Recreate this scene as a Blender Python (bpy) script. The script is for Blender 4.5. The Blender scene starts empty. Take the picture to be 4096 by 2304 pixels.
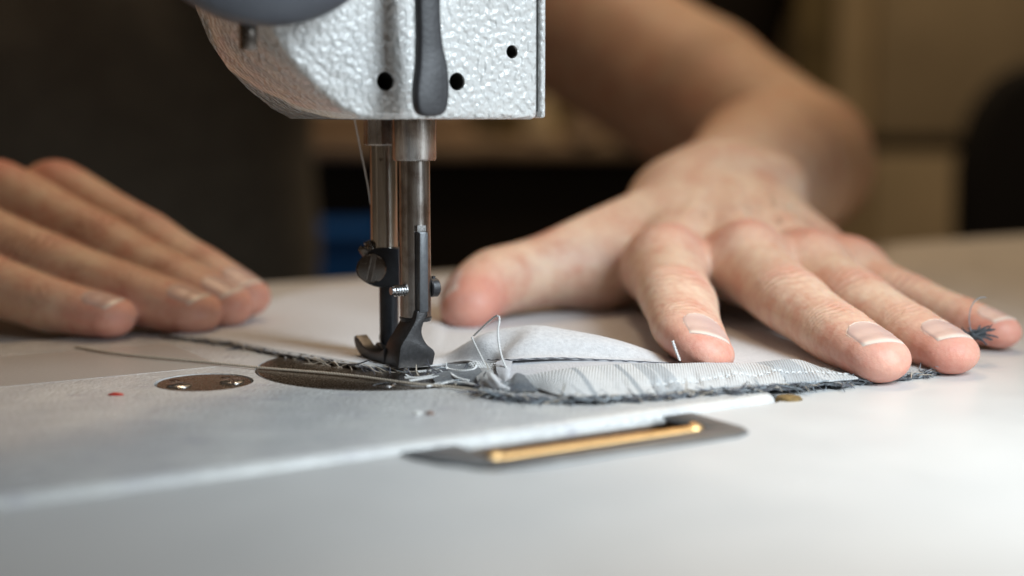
import bpy, bmesh, math, random
import numpy as np
from mathutils import Vector, Matrix

random.seed(7)
RNG = np.random.default_rng(7)
SC = bpy.context.scene
COL = SC.collection
R = math.radians

# ------------------------------------------------------------------ camera, world, lamps, exposure
cam_d = bpy.data.cameras.new("camera")
cam = bpy.data.objects.new("camera", cam_d)
COL.objects.link(cam)
cam.location = (0.0, -0.358, 0.064)
cam.rotation_euler = (R(90 - 6.758), 0, 0)
cam_d.lens = 50
cam_d.sensor_width = 36
cam_d.clip_start = 0.01
cam_d.clip_end = 30
cam_d.dof.use_dof = True
cam_d.dof.focus_distance = 0.358
cam_d.dof.aperture_fstop = 5.2
SC.camera = cam

world = bpy.data.worlds.new("World")
SC.world = world
world.use_nodes = True
bg = world.node_tree.nodes["Background"]
bg.inputs[0].default_value = (1.0, 0.76, 0.55, 1)
bg.inputs[1].default_value = 0.07


def area_lamp(name, loc, target, size, power, color, spread=180, size_y=None):
    l = bpy.data.lights.new(name, 'AREA')
    l.shape = 'RECTANGLE' if size_y else 'DISK'
    l.size = size
    if size_y:
        l.size_y = size_y
    l.energy = power
    l.color = color
    l.spread = R(spread)
    o = bpy.data.objects.new(name, l)
    COL.objects.link(o)
    o.location = loc
    o.rotation_euler = (Vector(target) - Vector(loc)).to_track_quat('-Z', 'Y').to_euler()
    return o


area_lamp("desk_lamp_light", (0.245, -0.205, 0.195), (0.065, -0.055, 0.0), 0.12, 0.53, (0.83, 0.94, 1.0), 80, 0.30)
area_lamp("warm_room_fill", (0.55, 1.35, 1.5), (0.1, 0.9, 0.0), 0.9, 6.5, (1.0, 0.70, 0.40))  # unseen warm lamp, added for ambient light on the arms and background
area_lamp("warm_left_fill", (-0.12, 0.80, 1.5), (-0.1, 0.25, 0.0), 0.35, 4.0, (1.0, 0.71, 0.45), 130)  # second unseen warm fill, added to brighten the left hand and upper arm

SC.view_settings.view_transform = 'Standard'
SC.view_settings.look = 'None'
SC.view_settings.exposure = 0.0
SC.view_settings.gamma = 1.0
SC.view_settings.use_curve_mapping = False
SC.cycles.use_denoising = True
SC.cycles.max_bounces = 8

# ------------------------------------------------------------------ helpers (all lengths in millimetres)
MM = 0.001
A = R(31.5)                       # the machine stands turned by this angle on the table
EX = np.array([math.cos(A), math.sin(A), 0.0])
EY = np.array([-math.sin(A), math.cos(A), 0.0])
EZ = np.array([0.0, 0.0, 1.0])


def m2w(x, y, z):
    return EX * x + EY * y + EZ * z


def V3(p):
    return np.asarray(p, float)


def mesh_obj(name, verts, faces, mat, parent=None, smooth=True, bevel=0.0, seg=2, angle=35, sharp=40):
    verts = np.asarray(verts, float) * MM
    me = bpy.data.meshes.new(name)
    me.from_pydata(verts.tolist(), [], [list(map(int, f)) for f in faces])
    bm = bmesh.new()
    bm.from_mesh(me)
    bmesh.ops.remove_doubles(bm, verts=bm.verts, dist=1e-7)
    bmesh.ops.recalc_face_normals(bm, faces=bm.faces)
    if bevel > 0:
        es = [e for e in bm.edges if len(e.link_faces) == 2 and e.calc_face_angle(0) > R(angle)]
        bmesh.ops.bevel(bm, geom=es, offset=bevel * MM, segments=seg, profile=0.5, affect='EDGES', clamp_overlap=True)
    bm.to_mesh(me)
    bm.free()
    return link_mesh(name, me, mat, parent, smooth, sharp)


def link_mesh(name, me, mat, parent=None, smooth=True, sharp=40):
    if mat is not None:
        me.materials.append(mat)
    if smooth:
        me.polygons.foreach_set("use_smooth", [True] * len(me.polygons))
        if sharp:
            me.set_sharp_from_angle(angle=R(sharp))
    o = bpy.data.objects.new(name, me)
    COL.objects.link(o)
    if parent is not None:
        adopt(o, parent)
    return o


def root_matrix(o):
    m = Matrix.Translation(o.location)
    return m


def adopt(o, parent):
    o.parent = parent
    m = Matrix.Identity(4)
    p = parent
    chain = []
    while p is not None:
        chain.append(p)
        p = p.parent
    for q in reversed(chain):
        m = m @ q.matrix_parent_inverse @ Matrix.Translation(q.location)
    o.matrix_parent_inverse = m.inverted()


def empty(name, loc):
    o = bpy.data.objects.new(name, None)
    o.empty_display_size = 0.01
    COL.objects.link(o)
    o.location = V3(loc) * MM
    return o


def tag(o, label=None, cat=None, group=None, kind=None):
    if label: o["label"] = label
    if cat: o["category"] = cat
    if group: o["group"] = group
    if kind: o["kind"] = kind
    return o


def boolean(o, cutters, op='DIFFERENCE'):
    for c in cutters:
        m = o.modifiers.new("b", 'BOOLEAN')
        m.object = c
        m.operation = op
        m.solver = 'EXACT'
    dg = bpy.context.evaluated_depsgraph_get()
    dg.update()
    me = bpy.data.meshes.new_from_object(o.evaluated_get(dg))
    o.modifiers.clear()
    old = o.data
    o.data = me
    bpy.data.meshes.remove(old)
    for c in cutters:
        d = c.data
        bpy.data.objects.remove(c)
        bpy.data.meshes.remove(d)
    return o


def box(c, sx, sy, sz, ux=EX, uy=EY, uz=EZ):
    c = V3(c)
    v = [c + ux * a * sx / 2 + uy * b * sy / 2 + uz * d * sz / 2 for a in (-1, 1) for b in (-1, 1) for d in (-1, 1)]
    f = [(0, 1, 3, 2), (4, 6, 7, 5), (0, 4, 5, 1), (2, 3, 7, 6), (0, 2, 6, 4), (1, 5, 7, 3)]
    return v, f


def prism(prof, o, u, w, d, t0, t1):
    """profile (a, b) in the u / w axes, extruded along d from t0 to t1"""
    o, u, w, d = map(V3, (o, u, w, d))
    n = len(prof)
    v = [o + u * a + w * b + d * t0 for a, b in prof] + [o + u * a + w * b + d * t1 for a, b in prof]
    f = [tuple(range(n))[::-1], tuple(range(n, 2 * n))]
    f += [(i, (i + 1) % n, n + (i + 1) % n, n + i) for i in range(n)]
    return v, f


def frame(d):
    d = V3(d) / np.linalg.norm(d)
    h = np.array([0, 0, 1.0]) if abs(d[2]) < 0.9 else np.array([1.0, 0, 0])
    u = np.cross(h, d)
    u /= np.linalg.norm(u)
    return u, np.cross(d, u), d


def lathe(prof, o, d, n=48):
    """profile [(radius, height)] turned round the axis d through o"""
    u, w, d = frame(d)
    o = V3(o)
    v, f = [], []
    for r, h in prof:
        for i in range(n):
            a = 2 * math.pi * i / n
            v.append(o + d * h + (u * math.cos(a) + w * math.sin(a)) * max(r, 1e-4))
    for k in range(len(prof) - 1):
        for i in range(n):
            j = (i + 1) % n
            f.append((k * n + i, k * n + j, (k + 1) * n + j, (k + 1) * n + i))
    f.append(tuple(range(n))[::-1])
    f.append(tuple(range((len(prof) - 1) * n, len(prof) * n)))
    return v, f


def catmull(pts, per=8):
    pts = [V3(p) for p in pts]
    P = [2 * pts[0] - pts[1]] + pts + [2 * pts[-1] - pts[-2]]
    out = []
    for i in range(1, len(P) - 2):
        for k in range(per):
            t = k / per
            a, b, c, d = P[i - 1], P[i], P[i + 1], P[i + 2]
            out.append(0.5 * (2 * b + (c - a) * t + (2 * a - 5 * b + 4 * c - d) * t * t + (3 * b - a - 3 * c + d) * t ** 3))
    out.append(pts[-1])
    return out


def tube(pts, r, n=6):
    pts = [V3(p) for p in pts]
    rr = r if hasattr(r, '__len__') else [r] * len(pts)
    v, f = [], []
    u0 = None
    for i, p in enumerate(pts):
        d = pts[min(i + 1, len(pts) - 1)] - pts[max(i - 1, 0)]
        ln = np.linalg.norm(d)
        d = d / ln if ln > 1e-9 else np.array([1.0, 0, 0])
        if u0 is None:
            u0, w, _ = frame(d)
        u = u0 - d * (u0 @ d)
        u /= max(np.linalg.norm(u), 1e-9)
        w = np.cross(d, u)
        u0 = u
        for k in range(n):
            a = 2 * math.pi * k / n
            v.append(p + (u * math.cos(a) + w * math.sin(a)) * rr[i])
    for i in range(len(pts) - 1):
        for k in range(n):
            j = (k + 1) % n
            f.append((i * n + k, i * n + j, (i + 1) * n + j, (i + 1) * n + k))
    f.append(tuple(range(n))[::-1])
    f.append(tuple(range((len(pts) - 1) * n, len(pts) * n)))
    return v, f


def merge(parts):
    V, F, o = [], [], 0
    for v, f in parts:
        V += [tuple(x) for x in v]
        F += [tuple(i + o for i in q) for q in f]
        o += len(v)
    return V, F


# ------------------------------------------------------------------ materials
class NT:
    def __init__(self, name):
        self.m = bpy.data.materials.new(name)
        self.m.use_nodes = True
        self.t = self.m.node_tree
        self.b = self.t.nodes["Principled BSDF"]

    def n(self, kind, **kw):
        nd = self.t.nodes.new(kind)
        for k, v in kw.items():
            if k in nd.inputs:
                nd.inputs[k].default_value = v
            else:
                setattr(nd, k, v)
        return nd

    def l(self, a, b):
        self.t.links.new(a, b)

    def coord(self):
        if not hasattr(self, '_c'):
            self._c = self.n('ShaderNodeTexCoord').outputs['Object']
        return self._c

    def noise(self, scale, detail=3, rough=0.5, stretch=None):
        nz = self.n('ShaderNodeTexNoise', Scale=scale, Detail=detail, Roughness=rough)
        c = self.coord()
        if stretch is not None:
            mp = self.n('ShaderNodeMapping')
            mp.inputs['Scale'].default_value = stretch
            self.l(c, mp.inputs[0])
            c = mp.outputs[0]
        self.l(c, nz.inputs['Vector'])
        return nz.outputs['Fac']

    def ramp(self, fac, stops):
        r = self.n('ShaderNodeValToRGB')
        el = r.color_ramp.elements
        while len(el) < len(stops):
            el.new(0.5)
        for e, (p, c) in zip(el, stops):
            e.position = p
            e.color = (*c, 1) if len(c) == 3 else c
        self.l(fac, r.inputs[0])
        return r.outputs[0]

    def mix(self, fac, a, b, mode='MIX'):
        mx = self.n('ShaderNodeMix', data_type='RGBA', blend_type=mode)
        for s, x in ((0, fac), (6, a), (7, b)):
            if hasattr(x, 'links'):
                self.l(x, mx.inputs[s])
            elif s == 0:
                mx.inputs[0].default_value = x
            else:
                mx.inputs[s].default_value = (*x, 1)
        return mx.outputs[2]

    def math(self, op, a, b=None, c=None):
        m = self.n('ShaderNodeMath', operation=op)
        for i, x in enumerate((a, b, c)):
            if x is None: continue
            if hasattr(x, 'links'): self.l(x, m.inputs[i])
            else: m.inputs[i].default_value = x
        return m.outputs[0]

    def bump(self, h, strength, dist, prev=None):
        bp = self.n('ShaderNodeBump', Strength=strength, Distance=dist)
        self.l(h, bp.inputs['Height'])
        if prev is not None:
            self.l(prev, bp.inputs['Normal'])
        self.l(bp.outputs[0], self.b.inputs['Normal'])
        return bp.outputs[0]

    def set(self, **kw):
        for k, v in kw.items():
            k = k.replace('_', ' ')
            if hasattr(v, 'links'):
                self.l(v, self.b.inputs[k])
            else:
                self.b.inputs[k].default_value = (*v, 1) if isinstance(v, tuple) and len(v) == 3 and k not in ('Subsurface Radius',) else v
        return self


def plain(name, col, rough=0.5, metal=0.0, var=0.15, scale=300, bump=0.0, **kw):
    m = NT(name)
    f = m.noise(scale, 4)
    lo = tuple(c * (1 - var) for c in col)
    hi = tuple(min(c * (1 + var), 1) for c in col)
    m.set(Base_Color=m.ramp(f, [(0.3, lo), (0.7, hi)]), Roughness=rough, Metallic=metal, **kw)
    if bump:
        m.bump(m.noise(scale * 3, 3), bump, 0.0003)
    return m.m


def mat_hammer():
    m = NT("hammered_white_paint")
    n1 = m.noise(700, 0.6, 0.3)
    n2 = m.noise(1500, 2.0, 0.5)
    h = m.math('MULTIPLY_ADD', n2, 0.07, n1)
    m.set(Base_Color=m.ramp(m.noise(60, 3), [(0.3, (0.57, 0.58, 0.585)), (0.7, (0.64, 0.64, 0.635))]),
          Roughness=0.16, Coat_Weight=1.0, Coat_Roughness=0.06)
    m.bump(h, 1.0, 0.0010)
    return m.m


def mat_bed():
    m = NT("bed_enamel")
    st = m.ramp(m.noise(45, 5, 0.6), [(0.42, (0.57, 0.57, 0.575)), (0.62, (0.65, 0.65, 0.64))])
    ink = m.ramp(m.noise(85, 4, 0.6, (1, 2.2, 1)), [(0.56, (0, 0, 0)), (0.76, (0.5, 0.5, 0.5))])
    m.set(Base_Color=m.mix(ink, st, (0.33, 0.31, 0.40)), Roughness=m.ramp(m.noise(120, 3), [(0.3, (0.17,) * 3), (0.7, (0.28,) * 3)]))
    b = m.bump(m.noise(800, 2), 0.8, 0.0005)
    m.bump(m.noise(170, 2), 0.25, 0.0006, b)
    return m.m


def mat_table():
    m = NT("white_laminate")
    m.set(Base_Color=m.ramp(m.noise(14, 4), [(0.3, (0.64, 0.645, 0.65)), (0.7, (0.70, 0.70, 0.695))]),
          Roughness=m.ramp(m.noise(60, 4), [(0.3, (0.30,) * 3), (0.7, (0.40,) * 3)]))
    m.bump(m.noise(1400, 2), 0.12, 0.0002)
    return m.m


def mat_steel(name, col, rough, streak=(1, 1, 0.03), tarnish=None, scale=900, amt=0.5):
    m = NT(name)
    s = m.noise(scale, 4, 0.6, streak)
    base = m.ramp(s, [(0.3, tuple(c * 0.72 for c in col)), (0.7, col)])
    if tarnish is not None:
        t = m.ramp(m.noise(170, 5, 0.65), [(0.45, (0, 0, 0)), (0.68, (amt,) * 3)])
        base = m.mix(t, base, tarnish)
    m.set(Base_Color=base, Metallic=1.0, Roughness=m.ramp(s, [(0.3, (rough * 0.8,) * 3), (0.7, (min(rough * 1.35, 1),) * 3)]))
    m.bump(s, 0.12, 0.0001)
    return m.m


def mat_cloth(name, ca, cb, weave=0.0, fuzz=0.3, scale=500):
    m = NT(name)
    n1 = m.noise(scale, 5, 0.7)
    base = m.ramp(n1, [(0.3, ca), (0.7, cb)])
    m.set(Base_Color=base, Roughness=0.9, Sheen_Weight=fuzz, Sheen_Roughness=0.6)
    if weave:
        u = m.n('ShaderNodeUVMap').outputs[0]
        w1 = m.n('ShaderNodeTexWave', Scale=weave, bands_direction='X')
        w2 = m.n('ShaderNodeTexWave', Scale=weave, bands_direction='Y')
        m.l(u, w1.inputs[0]); m.l(u, w2.inputs[0])
        h = m.math('MULTIPLY', w1.outputs['Fac'], w2.outputs['Fac'])
        b = m.bump(h, 0.5, 0.00018)
        m.bump(n1, 0.35, 0.0004, b)
    else:
        b = m.bump(m.noise(scale * 4, 3), 0.45, 0.0003)
        m.bump(n1, 0.3, 0.0005, b)
    return m.m


M = {}
M['hammer'] = mat_hammer()
M['bed'] = mat_bed()
M['table'] = mat_table()
M['presser'] = mat_steel('worn_bar_steel', (0.44, 0.41, 0.39), 0.25, tarnish=(0.16, 0.12, 0.10), amt=0.8)
M['polished'] = mat_steel('polished_bar_steel', (0.52, 0.49, 0.45), 0.17, tarnish=(0.35, 0.29, 0.22), amt=0.3)
M['blued'] = plain('blued_steel', (0.028, 0.031, 0.038), 0.30, 0.4, 0.2, 700, 0.2)
M['foot'] = plain('dark_foot_steel', (0.055, 0.054, 0.057), 0.36, 0.45, 0.25, 900, 0.25)
M['black_screw'] = mat_steel('black_screw_steel', (0.17, 0.15, 0.135), 0.22, (1, 1, 1))
M['screw'] = mat_steel('bright_screw_steel', (0.55, 0.56, 0.58), 0.22, (1, 1, 1))
M['plate'] = mat_steel('brushed_plate_steel', (0.46, 0.43, 0.40), 0.24, (1, 1, 1), tarnish=(0.30, 0.25, 0.20), scale=2500, amt=0.4)
M['slide'] = plain('slide_plate_satin_steel', (0.50, 0.485, 0.47), 0.33, 0.3, 0.06, 1200)
M['lever'] = plain('grey_lever_enamel', (0.04, 0.04, 0.045), 0.40, 0.25, 0.12, 400, 0.25)
M['knob'] = plain('blue_grey_plastic', (0.065, 0.072, 0.09), 0.45, 0.0, 0.10, 120, 0.2)
M['brass'] = mat_steel('brass_rod', (0.80, 0.52, 0.24), 0.45, (1, 1, 1))
M['shank'] = plain('grey_shank_steel', (0.105, 0.11, 0.12), 0.36, 0.4, 0.15, 900, 0.2)
M['hinge'] = plain('grey_zinc_plate', (0.22, 0.235, 0.25), 0.42, 0.7, 0.15, 200, 0.2)
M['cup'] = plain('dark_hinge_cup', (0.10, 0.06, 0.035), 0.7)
M['bumper'] = plain('brown_rubber', (0.22, 0.14, 0.05), 0.8, 0, 0.4, 900, 0.8)
M['black_hole'] = plain('hole_inside', (0.03, 0.028, 0.025), 0.6)
M['edge_band'] = plain('table_edge_band', (0.45, 0.44, 0.42), 0.5)

# ------------------------------------------------------------------ the sewing table (setting it rests in)
TZ = -1.5                         # the laminate lies a little lower than the machine bed


def rounded_rect(x0, x1, y0, y1, r, n=6):
    out = []
    for cx, cy, a0 in ((x1 - r, y1 - r, 0), (x0 + r, y1 - r, 90), (x0 + r, y0 + r, 180), (x1 - r, y0 + r, 270)):
        for k in range(n + 1):
            a = R(a0 + 90 * k / n)
            out.append((cx + r * math.cos(a), cy + r * math.sin(a)))
    return out


v, f = prism([(-560, -420), (700, -420), (700, 234), (-560, 234)], (0, 0, 0), EX, EY, EZ, TZ - 30, TZ)
table = mesh_obj('sewing_table', v, f, M['table'], bevel=2.0, seg=2)
v, f = prism(rounded_rect(-460, 40.8, -59.6, 121, 6), (0, 0, 0), EX, EY, EZ, -60, 20)
c1 = mesh_obj('cutter', v, f, None)
v, f = prism(rounded_rect(-57, 6, -81.5, -55, 6), (0, 0, 0), EX, EY, EZ, -60, 20)
c2 = mesh_obj('cutter', v, f, None)
v, f = lathe([(3.6, -60), (3.6, 20)], m2w(41.0, -57.6, 0), EZ, 24)
c3 = mesh_obj('cutter', v, f, None)
boolean(table, [c1, c2, c3])
table.data.set_sharp_from_angle(angle=R(30))
tag(table, 'white laminate sewing table top around the machine bed', 'table')
# hinge in the table top behind the bed
hp_prof = [(-63, -60.6), (-62.4, -66), (-60, -72.5), (-55.5, -78.5), (-49, -82.4), (-42, -83.6), (4, -83.6), (8, -82), (9.8, -78), (9.8, -60.6)]
v, f = prism(hp_prof, (0, 0, 0), EX, EY, EZ, TZ + 0.05, TZ + 0.75)
hinge = mesh_obj('hinge_plate', v, f, M['hinge'], table, bevel=0.3)
v, f = prism(rounded_rect(-50.5, 1.8, -76.0, -50, 2), (0, 0, 0), EX, EY, EZ, -20, 20)
boolean(hinge, [mesh_obj('cutter', v, f, None)])
v, f = merge([box(m2w(-24.5, -66.5, TZ - 9), 60, 27, 1.0), box(m2w(-24.5, -80.2, TZ - 4.8), 60, 1.0, 9.0), box(m2w(-54.2, -67, TZ - 4.8), 1.0, 25, 9.0), box(m2w(5.0, -67, TZ - 4.8), 1.0, 25, 9.0)])
mesh_obj('hinge_cup', v, f, M['cup'], table)
rod = [m2w(-49.0, -73.2, TZ - 0.3), m2w(-47, -73.2, TZ - 0.5), m2w(-1.5, -73.2, TZ - 0.5), m2w(0.2, -73.2, TZ - 0.2)]
v, f = tube(catmull(rod, 5), 1.6, 14)
rodo = mesh_obj('hinge_rod', v, f, M['brass'], table)
for x in (-48.9, 0.4):
    v, f = lathe([(0.1, -1.9), (1.4, -1.35), (1.9, 0), (1.4, 1.35), (0.1, 1.9)], m2w(x, -73.2, TZ - 0.1), EX, 16)
    mesh_obj('rod_end', v, f, M['brass'], rodo)
v, f = lathe([(3.0, -8), (3.2, -1.2), (2.8, -0.3), (1.6, 0.0)], m2w(41.2, -57.8, TZ + 0.9), EZ, 24)
mesh_obj('bumper', v, f, M['bumper'], table)

# ------------------------------------------------------------------ the sewing machine
mach = empty('sewing_machine', m2w(-200, 30, -1))
tag(mach, 'white industrial sewing machine with hammered paint head and steel presser foot', 'sewing machine')

v, f = prism(rounded_rect(-458, 39.6, -58.4, 119.6, 5.5, 8), (0, 0, 0), EX, EY, EZ, -14, 0)
bed = mesh_obj('bed', v, f, M['bed'], mach, bevel=2.6, seg=5)
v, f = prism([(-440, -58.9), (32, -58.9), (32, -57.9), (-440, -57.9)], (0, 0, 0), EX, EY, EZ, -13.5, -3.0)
mesh_obj('gap_shade_strip', v, f, M['cup'], bed, bevel=0.2)  # dark strip standing in for the shade in the gap below the bed edge
# round recess for the small cover plate and the throat plate
PC = m2w(-71.8, 27.5, 0)          # small round cover
NC = np.array([-33.0, 8.0, 0])    # throat plate centre, under the needle
v, f = lathe([(12.0, -2.2), (12.0, 5)], PC, EZ, 64)
k1 = mesh_obj('cutter', v, f, None)
v, f = lathe([(33.6, -2.2), (33.6, 5)], NC, EZ, 96)
k2 = mesh_obj('cutter', v, f, None)
boolean(bed, [k1, k2])
bed.data.set_sharp_from_angle(angle=R(40))

v, f = lathe([(11.45, -2.1), (11.45, -0.35), (11.2, -0.12), (0.05, -0.12)], PC, EZ, 72)
cover = mesh_obj('cover_plate', v, f, M['plate'], bed)
v, f = lathe([(33.0, -2.1), (33.0, 0.0), (32.7, 0.28), (0.05, 0.28)], NC, EZ, 128)
throat = mesh_obj('throat_plate', v, f, M['plate'], bed)
v, f = prism(rounded_rect(-128, -60, 47, 92, 2), (0, 0, 0), EX, EY, EZ, -0.6, 0.06)
mesh_obj('slide_plate', v, f, M['slide'], bed)


def flat_screw(c, r, parent, mat, ang=0.3, h=0.55):
    u = EX * math.cos(ang) + EY * math.sin(ang)
    w = np.cross(EZ, u)
    v1, f1 = lathe([(r, -0.4), (r, h * 0.45), (r * 0.86, h * 0.85), (r * 0.5, h), (0.05, h)], c, EZ, 32)
    s = mesh_obj('screw', v1, f1, mat, parent)
    v2, f2 = box(V3(c) + EZ * h, 4 * r, r * 0.28, h * 1.1, u, w)
    s2 = mesh_obj('cutter', v2, f2, None)
    boolean(s, [s2])
    s.data.set_sharp_from_angle(angle=R(30))
    return s


for (x, y), a in (((-80.7, -18.2), 0.5), ((-68.9, -13.2), 1.3)):
    flat_screw((x, y, -0.15), 3.1, cover, M['screw'], a)
for x, y in ((-83.6, -11.0), (-71.8, -6.6)):
    v, f = lathe([(1.25, -0.1), (1.25, 0.03), (0.95, 0.05), (0.05, -0.05)], (x, y, -0.1), EZ, 20)
    mesh_obj('locating_pin', v, f, M['black_screw'], cover)
flat_screw((-31.0, -19.0, 0.15), 3.2, throat, M['screw'], 0.2)
flat_screw((-50.0, 22.0, 0.15), 3.2, throat, M['screw'], 1.0)

# --- head and arm: one casting with a rounded underside running up into the arm
prof = [(6.6, 64.0), (-38, 64.0), (-42.3, 64.2), (-47.4, 66.8), (-53.3, 71.2), (-59, 76.7), (-63.6, 83.4), (-66.8, 91), (-69.5, 100),
        (-74, 112), (-82, 122), (-96, 129), (-120, 132), (-330, 134), (-330, 2), (-440, 2), (-440, 240), (6.6, 240)]
v, f = prism(prof, (0, 0, 0), EX, EZ, EY, -2, 42)
head = mesh_obj('head', v, f, M['hammer'], mach, bevel=1.6, seg=4, angle=50)
cut = []
HOLES = ((-36.1, 72.9, 2.25), (-16.8, 73.1, 2.15), (-1.2, 80.6, 1.65))
for x, z, r in HOLES:
    v, f = lathe([(r, -10), (r, 16)], m2w(x, -2, z), EY, 40)
    cut.append(mesh_obj('cutter', v, f, None))
boolean(head, cut)
head.data.set_sharp_from_angle(angle=R(32))
for x, z, r in HOLES:
    v, f = lathe([(r - 0.02, 0), (r - 0.02, 13.0), (0.05, 13.0)], m2w(x, -1.2, z), EY, 32)
    f = f[:-2]
    hl = mesh_obj('screw_hole', v, f, M['black_hole'], head)
# face plate on the end of the head, a thin seam between the two
prof2 = [(7.25, 64.35), (9.0, 64.35), (9.0, 238), (7.25, 238)]
v, f = prism(prof2, (0, 0, 0), EX, EZ, EY, -1.8, 41.6)
mesh_obj('face_plate', v, f, M['hammer'], mach, bevel=0.7, seg=3)
v, f = prism([(6.4, 66), (7.4, 66), (7.4, 236), (6.4, 236)], (0, 0, 0), EX, EZ, EY, -0.6, 40)
mesh_obj('seam', v, f, M['black_hole'], mach)

# --- presser lifter lever on the back of the head
lp = catmull([(-33.3, 118, 0), (-33.3, 100, 0), (-33.4, 90, 0), (-33.3, 82, 0), (-33.8, 76, 0), (-34.7, 71, 0), (-34.8, 67.6, 0), (-34.1, 65.5, 0), (-32.2, 64.7, 0),
              (-28.6, 64.9, 0), (-26.9, 66.3, 0), (-26.2, 69.0, 0), (-25.9, 72.5, 0), (-26.1, 77, 0), (-27.0, 81, 0), (-27.6, 88, 0), (-27.6, 100, 0), (-27.6, 118, 0)], 4)
v, f = prism([(p[0], p[1]) for p in lp], (0, 0, 0), EX, EZ, EY, -14.2, -11.0)
v = [V3(p) - EY * (0.0 + 1.6 * max(0.0, (80 - p[2]) / 16)) for p in v]
lev = mesh_obj('lifter_lever', v, f, M['lever'], mach, bevel=0.9, seg=3, angle=40)
v, f = lathe([(5, 0), (5, 11)], m2w(-30.4, -12.5, 114), EY, 32)
mesh_obj('pivot', v, f, M['lever'], lev)

# --- big round grey knob in front of the arm
KC = m2w(-68.6, -14, 116.5)
v, f = lathe([(30.0, 10.5), (31.6, 9.5), (32.3, 7), (32.3, 2.5), (31.0, 0.7), (27, -0.8), (10, -2.0), (0.05, -2.2)], KC, EY, 96)
knob = mesh_obj('round_knob', v, f, M['knob'], mach)
v, f = lathe([(24, 10.0), (24, 14)], KC, EY, 48)
mesh_obj('knob_collar', v, f, M['black_screw'], knob)
v, f = box(m2w(-70.4, -3.2, 83.2), 3.2, 3.5, 8)
mesh_obj('stop_tab', v, f, M['black_screw'], knob, bevel=0.4)

# --- presser bar, its bushing and foot
PB = m2w(-18.1, 18.1, 0)
v, f = lathe([(5.5, 66), (5.7, 66), (5.7, 54.2), (5.35, 53.6), (4.1, 53.6), (4.1, 62)], PB, EZ, 64)
mesh_obj('presser_bushing', v, f[:-2], M['presser'], mach)
v, f = lathe([(4.0, 13.6), (4.0, 66)], PB, EZ, 64)
pbar = mesh_obj('presser_bar', v, f, M['presser'], mach)
v, f = box(m2w(-18.4, 13.9, 25.5), 3.4, 2.2, 23.6)
boolean(pbar, [mesh_obj('cutter', v, f, None)])
pbar.data.set_sharp_from_angle(angle=R(30))
v, f = box(m2w(-18.55, 14.3, 36.55), 2.45, 1.5, 1.6)
mesh_obj('slot_face', v, f, M['screw'], pbar)

foot = empty('presser_foot', m2w(-20, 20, 1))
adopt(foot, mach)
FX = -19.6
v, f = prism([(-1.15, 35.6), (1.25, 35.6), (1.25, 15.2), (-1.35, 15.2)], m2w(-18.45, 0, 0), EX, EZ, EY, 12.6, 15.4)
mesh_obj('shank', v, f, M['shank'], foot, bevel=0.25)
bp = [(-17.3, 15.6)] + [tuple(p[:2]) for p in catmull([(-17.4, 14.6, 0), (-18.3, 12.9, 0), (-19.0, 10.8, 0), (-18.8, 9.0, 0), (-17.6, 6.9, 0), (-15.6, 5.2, 0)], 4)] + \
     [(-15.2, 4.3), (-15.9, 1.3), (-26.0, 1.3), (-25.2, 6.6)] + [tuple(p[:2]) for p in catmull([(-24.4, 7.9, 0), (-22.6, 10.4, 0), (-21.0, 13.0, 0), (-20.3, 15.6, 0)], 4)]
v, f = prism(bp, (0, 0, 0), EX, EZ, EY, 12.9, 20.9)
mesh_obj('foot_body', v, f, M['foot'], foot, bevel=0.28, seg=2, angle=30)
v, f = lathe([(3.9, 12.4), (4.2, 13.4), (3.0, 13.55), (0.05, 13.55)], PB, EZ, 40)
mesh_obj('foot_collar', v, f, M['foot'], foot)
# sole with two turned-up toes, drawn in the feed direction
sp = [tuple(p[:2]) for p in catmull([(20.7, 5.4, 0), (22.2, 4.6, 0), (24.5, 3.9, 0), (28.5, 3.6, 0), (33, 4.4, 0), (36.0, 5.8, 0), (37.9, 6.6, 0)], 4)] + \
     [tuple(p[:2]) for p in catmull([(38.7, 6.2, 0), (38.8, 5.0, 0), (37.5, 3.2, 0), (34.8, 1.7, 0), (31, 1.1, 0), (26, 1.0, 0), (20.7, 1.0, 0)], 4)]
for x0, x1, nm in ((-26.0, -22.6, 'toe'), (-18.6, -15.7, 'toe')):
    v, f = prism(sp, (0, 0, 0), EY, EZ, EX, x0, x1)
    mesh_obj(nm, v, f, M['foot'], foot, bevel=0.35, seg=2, angle=30)
sp2 = [(20.5, 5.2), (24, 3.9), (30, 3.5), (33.5, 5.0), (34.3, 4.2), (33, 2.0), (29, 1.2), (20.5, 1.2)]
v, f = prism(sp2, (0, 0, 0), EY, EZ, EX, -22.0, -20.3)
mesh_obj('toe', v, f, M['foot'], foot, bevel=0.25, angle=30)
# clamp screw through the bar: threaded end to the left, head to the right
thr = []
n_t = 5
for i in range(n_t):
    b = i * 0.72
    thr += [(1.18, b), (1.52, b + 0.25), (1.52, b + 0.38), (1.18, b + 0.66)]
thr += [(1.18, 3.75), (1.0, 4.4), (0.05, 4.4)]
v, f = lathe(thr, m2w(-21.2, 17.2, 20.6), -EX, 28)
mesh_obj('clamp_screw', v, f, M['screw'], foot)
v, f = lathe([(2.2, 0), (2.45, 0.25), (2.45, 2.0), (2.15, 2.35), (0.05, 2.35)], m2w(-14.6, 17.2, 20.8), EX, 36)
sh = mesh_obj('screw_head', v, f, M['lever'], foot)
v, f = box(m2w(-13.3, 17.2, 23.4), 0.7, 0.9, 0.7)
mesh_obj('burr', v, f, M['lever'], sh)

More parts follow.
